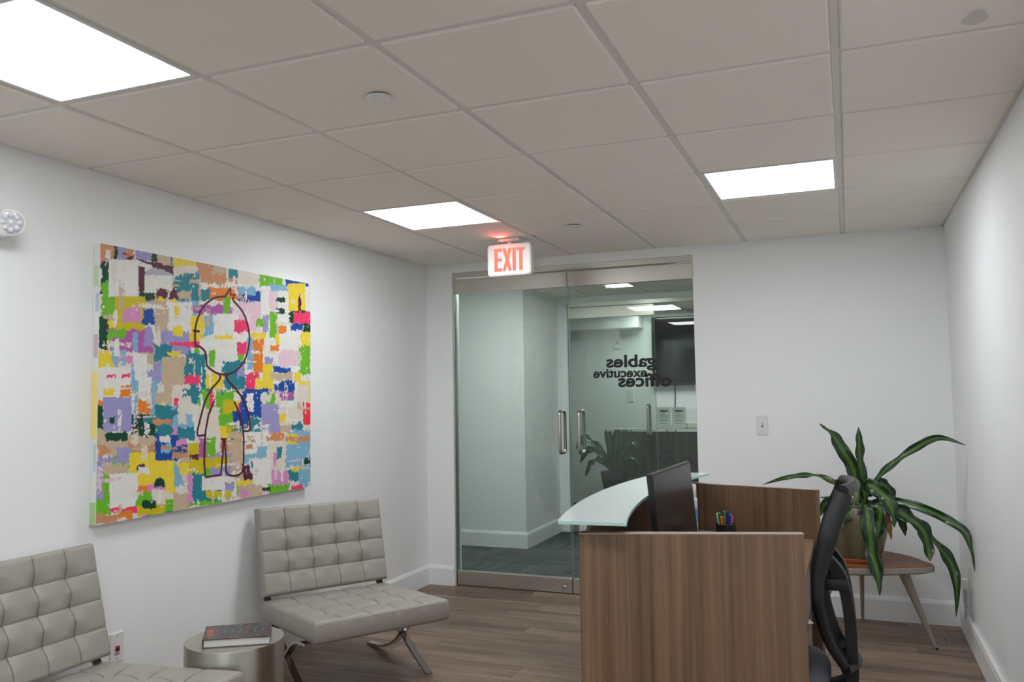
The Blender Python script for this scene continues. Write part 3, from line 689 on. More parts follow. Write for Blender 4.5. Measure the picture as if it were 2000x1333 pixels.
lab(mk('trim_4', box(CX0, .02, 8.25, SW, 2.25, CEIL+.03), 'wall'), 'white ceiling soffit in the far suite', None, kind='structure')
t = thing('television', (.9, SW-.05, 1.5), 'large black wall television seen beyond the glass doors', 'television')
mk('bezel', box(.13, 1.60, SW-.065, SW-.01, 1.515, 2.385, .006, 1), 'black', t); mk('screen', box(.145, 1.585, SW-.0665, SW-.064, 1.555, 2.372), 'tv', t); mk('lower_bar', box(.13, 1.60, SW-.068, SW-.062, 1.518, 1.545), plain('tv_bar', (38, 42, 44), .35), t)
lab(mk('television_cable', tube(smoothline([(.40, SW-.008, 1.53), (.402, SW-.008, 1.35), (.392, SW-.008, 1.15), (.398, SW-.008, .9)], 8), .006, 8), 'black'), 'thin black cable hanging below the far television', 'cable')
t = thing('far_reception_desk', (.9, 7.4, 0), 'dark wood reception desk with glass counter in the far suite', 'desk')
fp = mk('front_panel', box(-.10, 2.0, 7.36, 7.40, 0, .985), 'desk2', t); mk('side_panel', box(-.10, -.06, 7.40, 7.95, 0, .985), 'desk2', t); mk('worktop', box(-.06, 2.0, 7.40, 7.95, .70, .73), 'desk2', t)
mk('counter_glass', box(-.14, 2.04, 7.30, 7.56, 1.005, 1.020, .003, 1), 'counter', t)
for x in (.10, .52, 1.2, 1.8): mk('standoff', lathe((x, 7.42, 0), [(.012, .98), (.012, 1.006)], 16), 'handle', t)
# painted logo on the far desk: blue palm above a zigzag line
em = plain('logo_blue', (52, 74, 98), .6); ez = plain('logo_dark', (44, 46, 52), .6)
def ribbon_xz(pts, w, y, th=.002):
    P = [Vector((p[0], y, p[1])) for p in pts]; return bar(P, th, w, (0, 1, 0))
lg = mk('logo_zigzag', join(*[ribbon_xz([a, b], .010, 7.359) for a, b in zip([(.34, .60), (.44, .70), (.50, .62), (.57, .70), (.64, .62), (.74, .70), (.86, .60)], [(.44, .70), (.50, .62), (.57, .70), (.64, .62), (.74, .70), (.86, .60), (.92, .64)])]), ez, fp)
fr_ = []
for k in range(7):
    a = PI*(k/6)*1.3-.45; fr_.append(ribbon_xz([(.52, .745), (.52+.045*math.cos(a), .765+.02*math.sin(a)), (.52+.085*math.cos(a), .75+.055*math.sin(a)-.02)], .012, 7.3585))
mk('logo_palm', join(ribbon_xz([(.505, .63), (.512, .70), (.52, .75)], .009, 7.359), *fr_), em, fp)
for k, (x0, lb) in enumerate(((.405, 'clear acrylic sign with printed notice beside the clear twin, left of the two'), (.575, 'clear acrylic sign with printed notice, right of the two on the far counter'))):
    t = thing('acrylic_sign', (x0+.08, 7.42, 1.02), lb, 'sign', 'printed signs on the far counter')
    mk('notice', box(x0+.004, x0+.156, 7.419, 7.421, 1.024, 1.255), plain('notice_paper%d' % k, (236, 242, 238), .5, var=.12, bscale=16), t)
    mk('holder', join(box(x0, x0+.16, 7.4225, 7.4255, 1.0205, 1.26), box(x0, x0+.16, 7.40, 7.46, 1.0203, 1.0225)), 'acrylic', t)
    pr_ = [box(x0+.035, x0+.125, 7.4165, 7.4185, 1.208, 1.226)]
    for (z, w, h) in ((1.19, .035, .004), (1.165, .11, .003), (1.15, .10, .003), (1.135, .11, .003), (1.105, .10, .006), (1.075, .085, .006), (1.05, .06, .003)):
        n_ = max(2, int(w/.014))
        for q in range(n_): pr_.append(box(x0+.08-w/2+q*w/n_, x0+.08-w/2+(q+.78)*w/n_, 7.4165, 7.4185, z, z+h))
    mk('print', join(*pr_), plain('notice_ink%d' % k, (58, 66, 68), .6), t)['kind'] = 'stuff'
lab(mk('document_box', box(.70, 1.02, 7.44, 7.54, 1.021, 1.085, .01, 2), plain('cream_box', (222, 220, 206), .6), base=(.86, 7.49, 1.021)), 'low cream box lying on the far counter', 'box')
t = thing('thermostat', (-.33, SW, 2.05), 'small white thermostat high on the far suite wall', 'thermostat'); mk('housing', box(-.37, -.29, SW-.022, SW, 2.0, 2.11, .005, 2), 'white', t); mk('display', box(-.35, -.31, SW-.0235, SW-.021, 2.06, 2.09), 'band', t)
t = thing('wall_switch', (-.18, SW, 1.40), 'white switch plate on the far suite wall seen through glass', 'switch'); mk('plate', box(-.22, -.14, SW-.008, SW, 1.31, 1.48, .003, 2), 'white', t); mk('rocker', box(-.195, -.165, SW-.012, SW-.007, 1.36, 1.43, .002, 1), 'white', t)

# ------------------------------------------------------------------ EXIT sign
ex, ey, ez_ = .450, 2.93, CEIL
t = thing('exit_sign', (ex, ey, ez_), 'white exit sign with glowing red letters hanging from the ceiling', 'exit sign')
mk('canopy', box(ex-.075, ex+.075, ey-.035, ey+.035, ez_-.022, ez_+.0, .006, 2), 'white', t)
mk('stem', lathe((ex, ey, ez_), [(.02, -.05), (.02, -.02)], 20), 'white', t)
def rounded_rect(w, h, r, bulge=0.0, n=6):
    P = []
    for (cx, cz, a0) in ((w/2-r, h/2-r, 0), (-w/2+r, h/2-r, PI/2), (-w/2+r, -h/2+r, PI), (w/2-r, -h/2+r, 1.5*PI)):
        for k in range(n+1): a = a0+PI/2*k/n; P.append((cx+r*math.cos(a), cz+r*math.sin(a)))
    return P
def slab_xz(poly, cx, cz, y0, y1):
    v, f = prism(poly, y0, y1); return [(cx+p[0], p[2], cz+p[1]) for p in v], f
EW, EH, ECZ = .300, .205, CEIL-.036-.1025
mk('housing', slab_xz(rounded_rect(EW, EH, .022), ex, ECZ, ey-.022, ey+.026), 'white', t, 50)
exf = emitter('exit_face', (1.0, .97, .97), .78)
fa = mk('face', slab_xz(rounded_rect(EW-.014, EH-.014, .018), ex, ECZ, ey-.026, ey-.0215), plain('exit_face_plastic', (244, 240, 240), .35, emit=.12), t)
ER = emitter('exit_red_glow', (1.0, .24, .17), 1.2)
def seg(x0, z0, x1, z1): return box(ex+x0, ex+x1, ey-.029, ey-.0255, ECZ+z0, ECZ+z1)
def diag(xa, za, xb, zb, w):
    return bar([(ex+xa, ey-.0272, ECZ+za), (ex+xb, ey-.0272, ECZ+zb)], .0034, w, (0, 1, 0))
h = .074
mk('letter', join(seg(-.100, -h, -.078, h), seg(-.078, h-.020, -.048, h), seg(-.078, -.010, -.050, .010), seg(-.078, -h, -.048, -h+.020)), ER, t)
mk('letter', join(diag(-.034, -h, .010, h, .020), diag(.010, -h, -.034, h, .020)), ER, t)
mk('letter', seg(.026, -h, .048, h), ER, t)
mk('letter', join(seg(.056, h-.020, .110, h), seg(.072, -h, .094, h-.020)), ER, t)
# the sign's own red lamps leak light upward onto the ceiling
for dx in (-.09,):
    la = bpy.data.lights.new('exit_sign_red_lamp', 'SPOT'); la.energy = 3.2; la.color = (1, .10, .08); la.spot_size = 1.35; la.spot_blend = .8; la.shadow_soft_size = .01
    lo = bpy.data.objects.new('exit_sign_red_lamp', la); COL.objects.link(lo); lo.parent = t; lo.location = (-.05, -.030, -.034); lo.rotation_euler = (-(PI/2+.42), 0, .25)

# ------------------------------------------------------------------ emergency light on the left wall
t = thing('emergency_light', (XL, .05, 2.1), 'white emergency light with round clear lamp high on the left wall', 'emergency light')
mk('housing', box(XL+.001, XL+.085, -.14, .205, 2.055, 2.165, .02, 4), 'white', t, 40)
hd = Vector((.80, -.52, -.12)).normalized(); hc = Vector((XL+.085, .200, 2.118))
lh = mk('lamp_head', turned(hc-hd*.05, hd, [(.030, 0), (.045, .02), (.050, .05), (.050, .060), (.045, .062)], 32), 'white', t, 40)
ln = mk('lens', turned(hc+hd*.012, hd, [(.045, -.004), (.044, .002), (.030, .006), (.01, .008)], 32), plain('lens_clear', (196, 198, 205), .08, spec=.8), lh, 30)
_, s_, t_ = axis_frame(hd)
for k in range(9):
    rr_, aa = (.0, 0) if k == 0 else (.028, 2*PI*(k-1)/8)
    mk('reflector_cell', turned(hc+hd*.016+s_*rr_*math.cos(aa)+t_*rr_*math.sin(aa), hd, [(.012, 0), (.010, .006), (.005, .009), (.001, .0095)], 12), plain('reflector%d' % k, (222, 222, 228), .25), ln, True)

# ------------------------------------------------------------------ the painting
PY0, PY1, PZ0, PZ1 = .652, 2.174, .905, 2.116
def paint_canvas():
    nu, nv = 380, 300
    uu, vv = np.meshgrid(np.linspace(0, 1, nu), np.linspace(0, 1, nv))
    AW, AH = PY1-PY0, PZ1-PZ0
    rs = np.random.RandomState(11)
    def vnoise(fx, fy):
        gx, gy = int(fx)+3, int(fy)+3; g = rs.rand(gy, gx)
        X, Y = uu*fx, vv*fy; i, j = X.astype(int), Y.astype(int); a, b = X-i, Y-j
        a, b = a*a*(3-2*a), b*b*(3-2*b)
        return (g[j, i]*(1-a)+g[j, i+1]*a)*(1-b)+(g[j+1, i]*(1-a)+g[j+1, i+1]*a)*b
    pal = np.array([lin(c) for c in PALETTE])
    img = np.ones((nv, nu, 3))*np.array(lin((228, 222, 212)))
    fields = [.30*vnoise(22, 18)+.30*vnoise(60, 50)+.40*vnoise(170, 140) for _ in range(6)]
    streakv = [.6*vnoise(120, 8)+.4*vnoise(60, 20) for _ in range(3)]; streakh = [.6*vnoise(10, 110)+.4*vnoise(24, 50) for _ in range(3)]
    fine = vnoise(190, 150); mid = vnoise(12, 10)
    # underpainting: random loose strokes
    for k in range(170):
        cx, cy = rs.rand(2); w = .015+.05*rs.rand(); hh = .015+.06*rs.rand()
        if rs.rand() < .5: w, hh = hh*1.3, w*.7
        ci = rs.choice([0, 0, 0, 16, 16, 7, 7, 15, 5, 11, 8, 1, 4, 3])
        m = (np.abs(uu-cx)/w < .7+.6*fields[k % 6]) & (np.abs(vv-cy)/hh < .5+.9*streakv[k % 3])
        img[m] = pal[ci]
    for k, p in enumerate(PATCHES):
        q = np.array(p[1:]).reshape(4, 2)
        area = sum(q[i][0]*q[(i+1) % 4][1]-q[(i+1) % 4][0]*q[i][1] for i in range(4))
        if area < 0: q = q[::-1]
        d = np.full(uu.shape, 1e9)
        for i in range(4):
            a, b = q[i], q[(i+1) % 4]; e = (b-a)*np.array([AW, AH]); L = np.hypot(*e)
            if L < 1e-6: continue
            d = np.minimum(d, ((e[0])*(vv-a[1])*AH-(e[1])*(uu-a[0])*AW)/L)
        size = math.sqrt(abs(area)*.5)*AW
        big = p[0] in (0, 5, 4, 17) and size > .12
        rough = .004 if big else min(.022, .007+size*.09)
        nz = fields[k % 6]-.5+.35*((streakv if k % 2 else streakh)[k % 3]-.5)
        m = d > rough*nz*2.2
        thin = (streakv if k % 2 else streakh)[(k+1) % 3]
        if not big: m &= ~((thin > .86) | (fine*fields[(k+2) % 6] > .66))
        else: m &= ~((fine > .93) & (mid > .5))
        if p[0] == 16 and size > .35: continue
        shade = 1+.10*(fields[(k+3) % 6][m]-.5)+.08*(thin[m]-.5)
        img[m] = np.clip(pal[p[0]]*shade[:, None], 0, 1)
    for k in range(110):
        cx, cy = rs.rand(2); w = .003+.010*rs.rand(); hh = .012+.045*rs.rand()
        if rs.rand() < .35: w, hh = hh, w
        ci = rs.choice([0, 0, 0, 0, 16, 16, 7, 15])
        m = (np.abs(uu-cx)/w < .5+.8*fields[k % 6]) & (np.abs(vv-cy)/hh < .3+1.0*streakv[k % 3]) & (fine > .35)
        img[m] = pal[ci]
    # flecks of white paint
    for k in range(150):
        cx, cy = rs.rand(2); m = ((uu-cx)*AW)**2+((vv-cy)*AH)**2 < (.0025+.004*rs.rand())**2
        img[m] = pal[0]
    V = np.stack([np.full(uu.size, 0.0), (PY0+uu*AW).ravel(), (PZ0+vv*AH).ravel()], 1)
    V[:, 0] = XL+.0405+.0006*(fields[0].ravel()-.5)
    i = np.arange((nu-1)*(nv-1)); r, c = i//(nu-1), i % (nu-1); a = r*nu+c
    F = np.stack([a, a+1, a+nu+1, a+nu], 1)
    return V, F, img.reshape(-1, 3)
t = thing('painting', (XL, (PY0+PY1)/2, PZ0), 'large abstract canvas of colourful paint patches with an outlined figure', 'painting')
mk('canvas', box(XL+.002, XL+.040, PY0, PY1, PZ0, PZ1, .002, 1), 'canvas', t)
V, F, Cc = paint_canvas()
me = bpy.data.meshes.new('paint'); og = ORG[t.name]
me.from_pydata((V-np.array(og)).tolist(), [], F.tolist())
at = me.color_attributes.new('paint_colour', 'FLOAT_COLOR', 'POINT'); at.data.foreach_set('color', np.concatenate([Cc, np.ones((len(Cc), 1))], 1).ravel())
m, nt, b = newmat('acrylic_paint'); an = nt.nodes.new('ShaderNodeAttribute'); an.attribute_name = 'paint_colour'; nt.links.new(an.outputs['Color'], b.inputs['Base Color']); b.inputs['Roughness'].default_value = .5; b.inputs['Specular IOR Level'].default_value = .3
me.materials.append(m); po = link('paint_layer', me, t); po['label'] = 'bright brushed patches of paint'
fg = []
for pl in FIGURE:
    P = [Vector((XL+.0418, PY0+u*(PY1-PY0), PZ0+v*(PZ1-PZ0))) for u, v in pl]
    if len(P) > 12: P = smoothline(P, 3)
    elif len(P) >= 3 and len(P) != 6 and len(P) != 9: P = smoothline(P, 4)
    fg.append(bar(P, .0016, .0105, (1, 0, 0)))
mk('figure_outline', join(*fg), 'line', t)['label'] = 'dark maroon outline of a standing figure'
sd = []
for k, (z0, z1, cl) in enumerate(((.905, 1.0, (176, 208, 150)), (1.0, 1.12, (226, 228, 220)), (1.13, 1.25, (190, 208, 218)), (1.27, 1.56, (236, 220, 130)), (1.62, 1.72, (206, 180, 190)), (1.82, 1.90, (188, 196, 218)), (1.93, 2.02, (198, 216, 180)))):
    mk('edge_smear', box(XL+.006+.006*(k % 3), XL+.036, PY0-.0008, PY0+.0005, z0, z1), plain('smear%d' % k, cl, .7), t)

# ------------------------------------------------------------------ wall plates
t = thing('wall_outlet', (XL, .805, .35), 'white wall jack plate with a small red port between the lounge chairs', 'outlet')
mk('plate', box(XL, XL+.006, .769, .843, .288, .414, .002, 2), 'white', t); mk('port', box(XL+.0055, XL+.010, .795, .818, .335, .358, .001, 1), plain('red_port', (176, 66, 40), .5), t); mk('port_hole', box(XL+.0095, XL+.0106, .800, .813, .338, .348), 'darkgap', t)
for z in (.302, .400): mk('screw', turned((XL+.006, .806, z), (1, 0, 0), [(.003, 0), (.003, .001)], 12), 'grey', t)
lt = []
for k, (s, w) in enumerate((('CR-01', .030),)):
    v, f = text_vf(s, .01); lt.append(([(XL+.0065+p.z*.05, .791+p.x*w, .318+p.y*.010) for p in v], f))
mk('caption', join(*lt), 'ink', t)
t = thing('light_switch', (1.9, YB, 1.2), 'white toggle light switch plate on the back wall right of the doors', 'switch')
mk('plate', box(1.863, 1.936, YB-.006, YB, 1.141, 1.269, .002, 2), 'white', t); mk('toggle_frame', box(1.893, 1.907, YB-.0072, YB-.005, 1.192, 1.218), 'grey', t); mk('toggle', box(1.8955, 1.9045, YB-.018, YB-.005, 1.203, 1.214, .001, 1), 'white', t)
t = thing('power_plug', (XR, 3.32, .33), 'white plug box and plate low on the right wall beside the plant', 'outlet')
mk('plate', box(XR-.006, XR, 3.26, 3.335, .315, .445, .002, 2), 'white', t); mk('plug', box(XR-.038, XR-.006, 3.315, 3.36, .305, .365, .004, 2), 'white', t)
cpts = [(XR-.022+.0085*math.cos(2*PI*k/10), 3.345+.0085*math.sin(2*PI*k/10), .305-.0008*k) for k in range(200)]
mk('coiled_conduit', tube(cpts, .0022, 6), plain('conduit', (196, 196, 198), .35, metal=.5), t, True)
lab(mk('cable_raceway', tube([(XR-.010, 3.32, BH+.008), (XR-.010, 1.5, BH+.008), (XR-.010, -1.5, BH+.008)], .0115, 12), 'white', smooth=50), 'white cable cover lying along the right baseboard', 'cable')

# ------------------------------------------------------------------ lounge chairs (local: faces +x, origin on the floor below the seat's front edge)
def cushion(du, dv, th, nu, nv, puff=.010, res=14):
    """tufted slab: top grid of nu x nv panels, centred on the origin, top at z = 0"""
    NU, NV = nu*res, nv*res; V = []; F = []
    def hgt(a, b):
        u, v = a*nu, b*nv
        ed = min(a*du, (1-a)*du, b*dv, (1-b)*dv)
        z = 0.0
        if ed < .016: z -= .016-math.sqrt(max(0, .016**2-(.016-ed)**2))
        fu, fv = abs(u-round(u)), abs(v-round(v)); cu, cv = du/nu, dv/nv
        gu, gv = fu*cu, fv*cv
        inner_u = 0 < round(u) < nu; inner_v = 0 < round(v) < nv
        if inner_u: z -= .0035*math.exp(-(gu/.005)**2)+puff*.34*math.exp(-gu/.020)
        if inner_v: z -= .0035*math.exp(-(gv/.005)**2)+puff*.34*math.exp(-gv/.020)
        if inner_u and inner_v:
            r = math.hypot(gu, gv); z -= puff*1.9*math.exp(-(r/.034)**2)
        z += puff*.55*(math.sin(PI*min(1, max(0, a)))*math.sin(PI*min(1, max(0, b))))**.5
        return z
    # non-uniform sampling: dense at seams
    def samp(n):
        S = []
        for k in range(n):
            for q in range(res): t = q/res; S.append((k+(t-.10*math.sin(4*PI*t)/ (2*PI)*1.0-.12*math.sin(2*PI*t)/(1.0)*0))/n)
        return S+[1.0]
    A, B = samp(nu), samp(nv)
    e = .004
    A = [0, .006, .014, .024]+[a for a in A if .03 < a < .97]+[.976, .986, .994, 1]; B = [0, .006, .014, .024]+[b_ for b_ in B if .03 < b_ < .97]+[.976, .986, .994, 1]
    na, nb = len(A), len(B)
    for a in A:
        for b_ in B: V.append(((a-.5)*du, (b_-.5)*dv, hgt(a, b_)))
    for i in range(na-1):
        for j in range(nb-1): F.append((i*nb+j, (i+1)*nb+j, (i+1)*nb+j+1, i*nb+j+1))
    ring = [i*nb for i in range(na)]+[(na-1)*nb+j for j in range(1, nb)]+[i*nb+nb-1 for i in range(na-2, -1, -1)]+[j for j in range(nb-2, 0, -1)]
    prev = ring
    for (zz, ins) in ((-.022, -.0015), (-th*.5, -.004), (-th+.018, -.001), (-th+.004, .008), (-th, .02)):
        cur = []
        for k in ring:
            x, y_, _ = V[k]; sx = x*(1-2*ins/du); sy = y_*(1-2*ins/dv); cur.append(len(V)); V.append((sx, sy, zz))
        for k in range(len(ring)): k2 = (k+1) % len(ring); F.append((prev[k], prev[k2], cur[k2], cur[k]))
        prev = cur
    F.append(tuple(reversed(prev)))
    cushion.h = hgt
    return V, F
def seams(du, dv, nu, nv, h):
    R = []
    for i in range(1, nu): R.append([((i/nu-.5)*du, (b_-.5)*dv, h(i/nu, b_)+.0012) for b_ in [.012+.976*k/60 for k in range(61)]])
    for j in range(1, nv): R.append([((a-.5)*du, (j/nv-.5)*dv, h(a, j/nv)+.0012) for a in [.012+.976*k/48 for k in range(49)]])
    return R
def piping(du, dv, z):
    P = [(x, y, z) for x, y in rounded_rect(du-.006, dv-.006, .018)]
    return tube(P, .0032, 6, True)
W2 = .72
def lounge_chair(label, loc, rz):
    t = thing('lounge_chair', loc, label, 'chair', 'tufted leather lounge chairs', rz, local=True)
    ts = math.atan2(.035, .70); Ms = Matrix.Translation((-.35, 0, .392)) @ Matrix.Rotation(-ts, 4, 'Y')
    s = mk('seat_cushion', xf(cushion(.70, W2-.01, .105, 4, 5), Ms), 'leather', t, 50); mk('piping', xf(piping(.70, W2-.01, -.014), Ms), 'leather', s, True)
    for q_ in seams(.70, W2-.01, 4, 5, cushion.h): mk('seam', xf(tube(q_, .0017, 5), Ms), 'seam', s, True)
    th = math.radians(14.0)
    Mb = Matrix.Translation((-.715, 0, .625)) @ Matrix.Rotation(PI/2-th, 4, 'Y')
    k = mk('back_cushion', xf(cushion(.455, W2-.01, .090, 4, 5), Mb), 'leather', t, 50); mk('piping', xf(piping(.455, W2-.01, -.014), Mb), 'leather', k, True)
    for q_ in seams(.455, W2-.01, 4, 5, cushion.h): mk('seam', xf(tube(q_, .0017, 5), Mb), 'seam', k, True)
    for sy in (-1, 1):
        y = sy*.325
        mk('long_leg', bar(smoothline([(-.847, y, .80), (-.812, y, .62), (-.755, y, .44), (-.65, y, .30), (-.52, y, .20), (-.40, y, .135), (-.28, y, .07), (-.15, y, .007)], 6), .036, .012, (0, 1, 0)), 'chrome', t, 40)
        mk('short_leg', bar(smoothline([(-.15, y, .272), (-.22, y, .268), (-.32, y, .24), (-.43, y, .155), (-.54, y, .075), (-.68, y, .028), (-.845, y, .007)], 6), .036, .012, (0, 1, 0)), 'chrome', t, 40)
    for (x, z, h_) in ((-.842, .77, .03), (-.66, .292, .02)): mk('crossbar', box(x-.006, x+.006, -.325, .325, z-h_/2, z+h_/2), 'chrome', t)
    for k2 in range(5): yy = -.24+.12*k2; mk('strap', box(-.62, -.16, yy-.02, yy+.02, .268, .276), 'leather', t)
    return t
lc = lounge_chair('taupe tufted leather lounge chair with chrome crossed legs beside the glass door', (.337, 1.535, 0), math.radians(-32.5))
l2 = copy_tree(lc); l2['label'] = 'taupe tufted leather lounge chair cut off at the lower left corner'; l2.location = (.282, .240, 0); l2.rotation_euler = (0, 0, 0)

# ------------------------------------------------------------------ drum table and book
DX, DYY, DZ, DR = .064, .802, .452, .196
t = thing('drum_side_table', (DX, DYY, 0), 'round brushed steel drum side table between the lounge chairs', 'side table')
mk('drum_body', lathe((DX, DYY, 0), [(DR-.004, 0), (DR, .004), (DR, DZ-.004), (DR-.001, DZ-.001)], 96, False), 'steelz', t, 40)
mk('top_plate', lathe((DX, DYY, 0), [(DR-.004, DZ-.006), (DR-.0008, DZ-.004), (DR-.002, DZ)], 96), 'steel', t, 40)
c4 = [Vector((-.088, .810)), Vector((.130, .955)), Vector((.258, .782)), Vector((.040, .645))]
def ip(u, v): a = c4[0].lerp(c4[1], u); b_ = c4[3].lerp(c4[2], u); p = a.lerp(b_, v); return (p.x, p.y)
t = thing('book', (.09, .79, DZ), 'dark patterned hardback book lying on the drum table', 'book')
m, nt, b = newmat('book_cover'); N = nt.nodes.new
tc = N('ShaderNodeTexCoord'); vo = N('ShaderNodeTexVoronoi'); vo.inputs['Scale'].default_value = 60; nz = N('ShaderNodeTexNoise'); nz.inputs['Scale'].default_value = 26; nz.inputs['Detail'].default_value = 5
nt.links.new(tc.outputs['Object'], vo.inputs['Vector']); nt.links.new(tc.outputs['Object'], nz.inputs['Vector'])
rp = N('ShaderNodeValToRGB'); el = rp.color_ramp.elements; el[0].position = .30; el[0].color = lin((40, 38, 42))+(1,); el[1].position = .72; el[1].color = lin((150, 66, 48))+(1,)
for p_, c_ in ((.42, (58, 62, 70)), (.50, (84, 90, 94)), (.56, (70, 46, 42)), (.63, (96, 60, 50))): e_ = el.new(p_); e_.color = lin(c_)+(1,)
nt.links.new(nz.outputs['Fac'], rp.inputs['Fac']); mx = N('ShaderNodeMix'); mx.data_type = 'RGBA'; mx.blend_type = 'MULTIPLY'; mx.inputs['Factor'].default_value = .5
nt.links.new(rp.outputs[0], mx.inputs['A']); nt.links.new(vo.outputs['Color'], mx.inputs['B']); nt.links.new(mx.outputs['Result'], b.inputs['Base Color']); b.inputs['Roughness'].default_value = .3
q = [ip(0, 0), ip(1, 0), ip(1, 1), ip(0, 1)]; qi = [ip(.0, .015), ip(.985, .015), ip(.985, .985), ip(.0, .985)]
mk('back_cover', prism(q, DZ, DZ+.003), m, t); mk('front_cover', prism(q, DZ+.030, DZ+.033), m, t); mk('page_block', prism([ip(.01, .02), ip(.985, .02), ip(.985, .98), ip(.01, .98)], DZ+.003, DZ+.030), 'pages', t)
mk('spine', prism([ip(-.012, 0), ip(.004, 0), ip(.004, 1), ip(-.012, 1)], DZ, DZ+.033), m, t)
cp = []
rs = random.Random(3)
for k in range(9):
    u, v = .78+.16*rs.random(), .2+.7*rs.random()
rb = plain('cover_red', (150, 70, 48), .4); rg = plain('cover_grey', (98, 106, 110), .4); rw = plain('cover_white', (206, 204, 200), .5)
mk('title_block', prism([ip(.03, .25), ip(.13, .25), ip(.13, .82), ip(.03, .82)], DZ+.033, DZ+.0333), rb, t)
for k in range(7): u = .15+.115*k; mk('cover_motif', join(prism([ip(u, .34), ip(u+.055, .34), ip(u+.055, .40), ip(u, .40)], DZ+.033, DZ+.0333), prism([ip(u+.02, .40), ip(u+.04, .40), ip(u+.04, .62), ip(u+.02, .62)], DZ+.033, DZ+.0333), prism([ip(u, .62), ip(u+.06, .62), ip(u+.06, .66), ip(u, .66)], DZ+.033, DZ+.0333)), rg, t)
for k in range(11):
    u, v = rs.random()*.9+.05, rs.choice([.08, .12, .85, .9]); mk('cover_fleck', prism([ip(u, v), ip(u+.014, v), ip(u+.014, v+.03), ip(u, v+.03)], DZ+.033, DZ+.0334), rw, t)
for k in range(2): mk('title_mark', prism([ip(.06+.035*k, .33), ip(.068+.035*k, .33), ip(.068+.035*k, .48), ip(.06+.035*k, .48)], DZ+.0333, DZ+.0336), plain('title_ink%d' % k, (216, 172, 130), .5), t)

# ------------------------------------------------------------------ reception desk
HD = .970
t = thing('reception_desk', (1.9, 1.5, 0), 'walnut reception desk with bowed front and frosted glass counter', 'desk')
def arc(x_end, x_mid, y0, y1, n=28):
    h_ = (y1-y0)/2; s = x_end-x_mid; R = (h_*h_+s*s)/(2*s); yc = (y0+y1)/2; xc = x_mid+R
    return [(xc-math.sqrt(R*R-(y-yc)**2), y) for y in [y0+(y1-y0)*k/n for k in range(n+1)]]
def end_panel(a, b, sy):
    d = Vector((b[0]-a[0], b[1]-a[1])).normalized(); nn = Vector((-d.y, d.x))*sy*.030
    p = [a, b, (b[0]+nn.x, b[1]+nn.y), (a[0]+nn.x, a[1]+nn.y)]
    ep = mk('end_panel', prism(p, .0, HD-.003), 'desk', t); mk('edge_band_highlight', prism(p, HD-.003, HD), 'band', ep)
    return p
end_panel((1.590, .687), (2.286, .887), 1)
end_panel((1.622, 2.360), (2.293, 2.182), -1)
ao = arc(1.585, 1.500, .690, 2.355); ai = [(x+.028, y) for x, y in ao]
ai[0] = (ai[0][0], ai[0][1]+.012); ai[-1] = (ai[-1][0], ai[-1][1]-.012)
fpn = mk('front_panel', strip(ao, ai, 0.0, HD-.003), 'desk', t, 30); mk('edge_band_highlight', strip(ao, ai, HD-.003, HD), 'band', fpn)
wt = [(x+.03, y) for x, y in arc(1.585, 1.500, .76, 2.29)]
mk('worktop', prism([(2.262, .92)]+[p for p in wt]+[(2.262, 2.15)], .712, .740), 'desk', t)
go = arc(1.530, 1.437, .640, 2.385); gi = [(x, y) for x, y in arc(1.756, 1.662, .660, 2.365)]
GZ = 1.004
ct = mk('glass_counter', strip(go, gi, GZ, GZ+.012), 'counter', t, 30)
eo = [(x-.0012, y) for x, y in go]; ei = [(x+.0012, y) for x, y in gi]
mk('counter_edge', join(strip(eo, go, GZ+.0005, GZ+.0115), strip(gi, ei, GZ+.0005, GZ+.0115), prism([(go[0][0], go[0][1]-.0014), (gi[0][0], gi[0][1]-.0014), gi[0], go[0]], GZ+.0005, GZ+.0115)), 'counteredge', ct)
for y in (.735, 1.2, 1.8, 2.29):
    xx = [p for p in ao if p[1] >= y-.04][0][0]+.016
    so = mk('standoff', lathe((xx, y, HD), [(.016, 0), (.016, .034)], 24), 'handle', t, 40); mk('mount_plate', box(xx-.02, xx+.07, y-.022, y+.022, GZ-.010, GZ-.0005, .003, 1), 'handle', so)
# drawer pedestal
t = thing('drawer_pedestal', (2.0, 1.83, 0), 'grey drawer pedestal under the far end of the reception desk', 'cabinet')
mk('body', box(1.78, 2.225, 1.64, 2.05, 0.02, .705), 'grey', t); mk('plinth', box(1.80, 2.20, 1.66, 2.03, 0, .02), 'darkgap', t)
for z0, z1 in ((.03, .245), (.252, .467), (.474, .700)):
    dr = mk('drawer', box(2.226, 2.244, 1.642, 2.048, z0, z1, .002, 1), 'grey', t); mk('pull_groove', box(2.2435, 2.2455, 1.66, 2.03, z1-.022, z1-.008), 'darkgap', dr)
lab(mk('paper_slip', prism([(2.246, 1.70), (2.268, 1.72), (2.246, 1.78)], .4690, .4705), 'paper', base=(2.25, 1.73, .469)), 'small white paper slip sticking out of a drawer', 'paper')

# ------------------------------------------------------------------ things on the desk
t = thing('computer_monitor', (1.66, 1.53, .74), 'flat dark computer monitor standing on the reception desk', 'monitor')
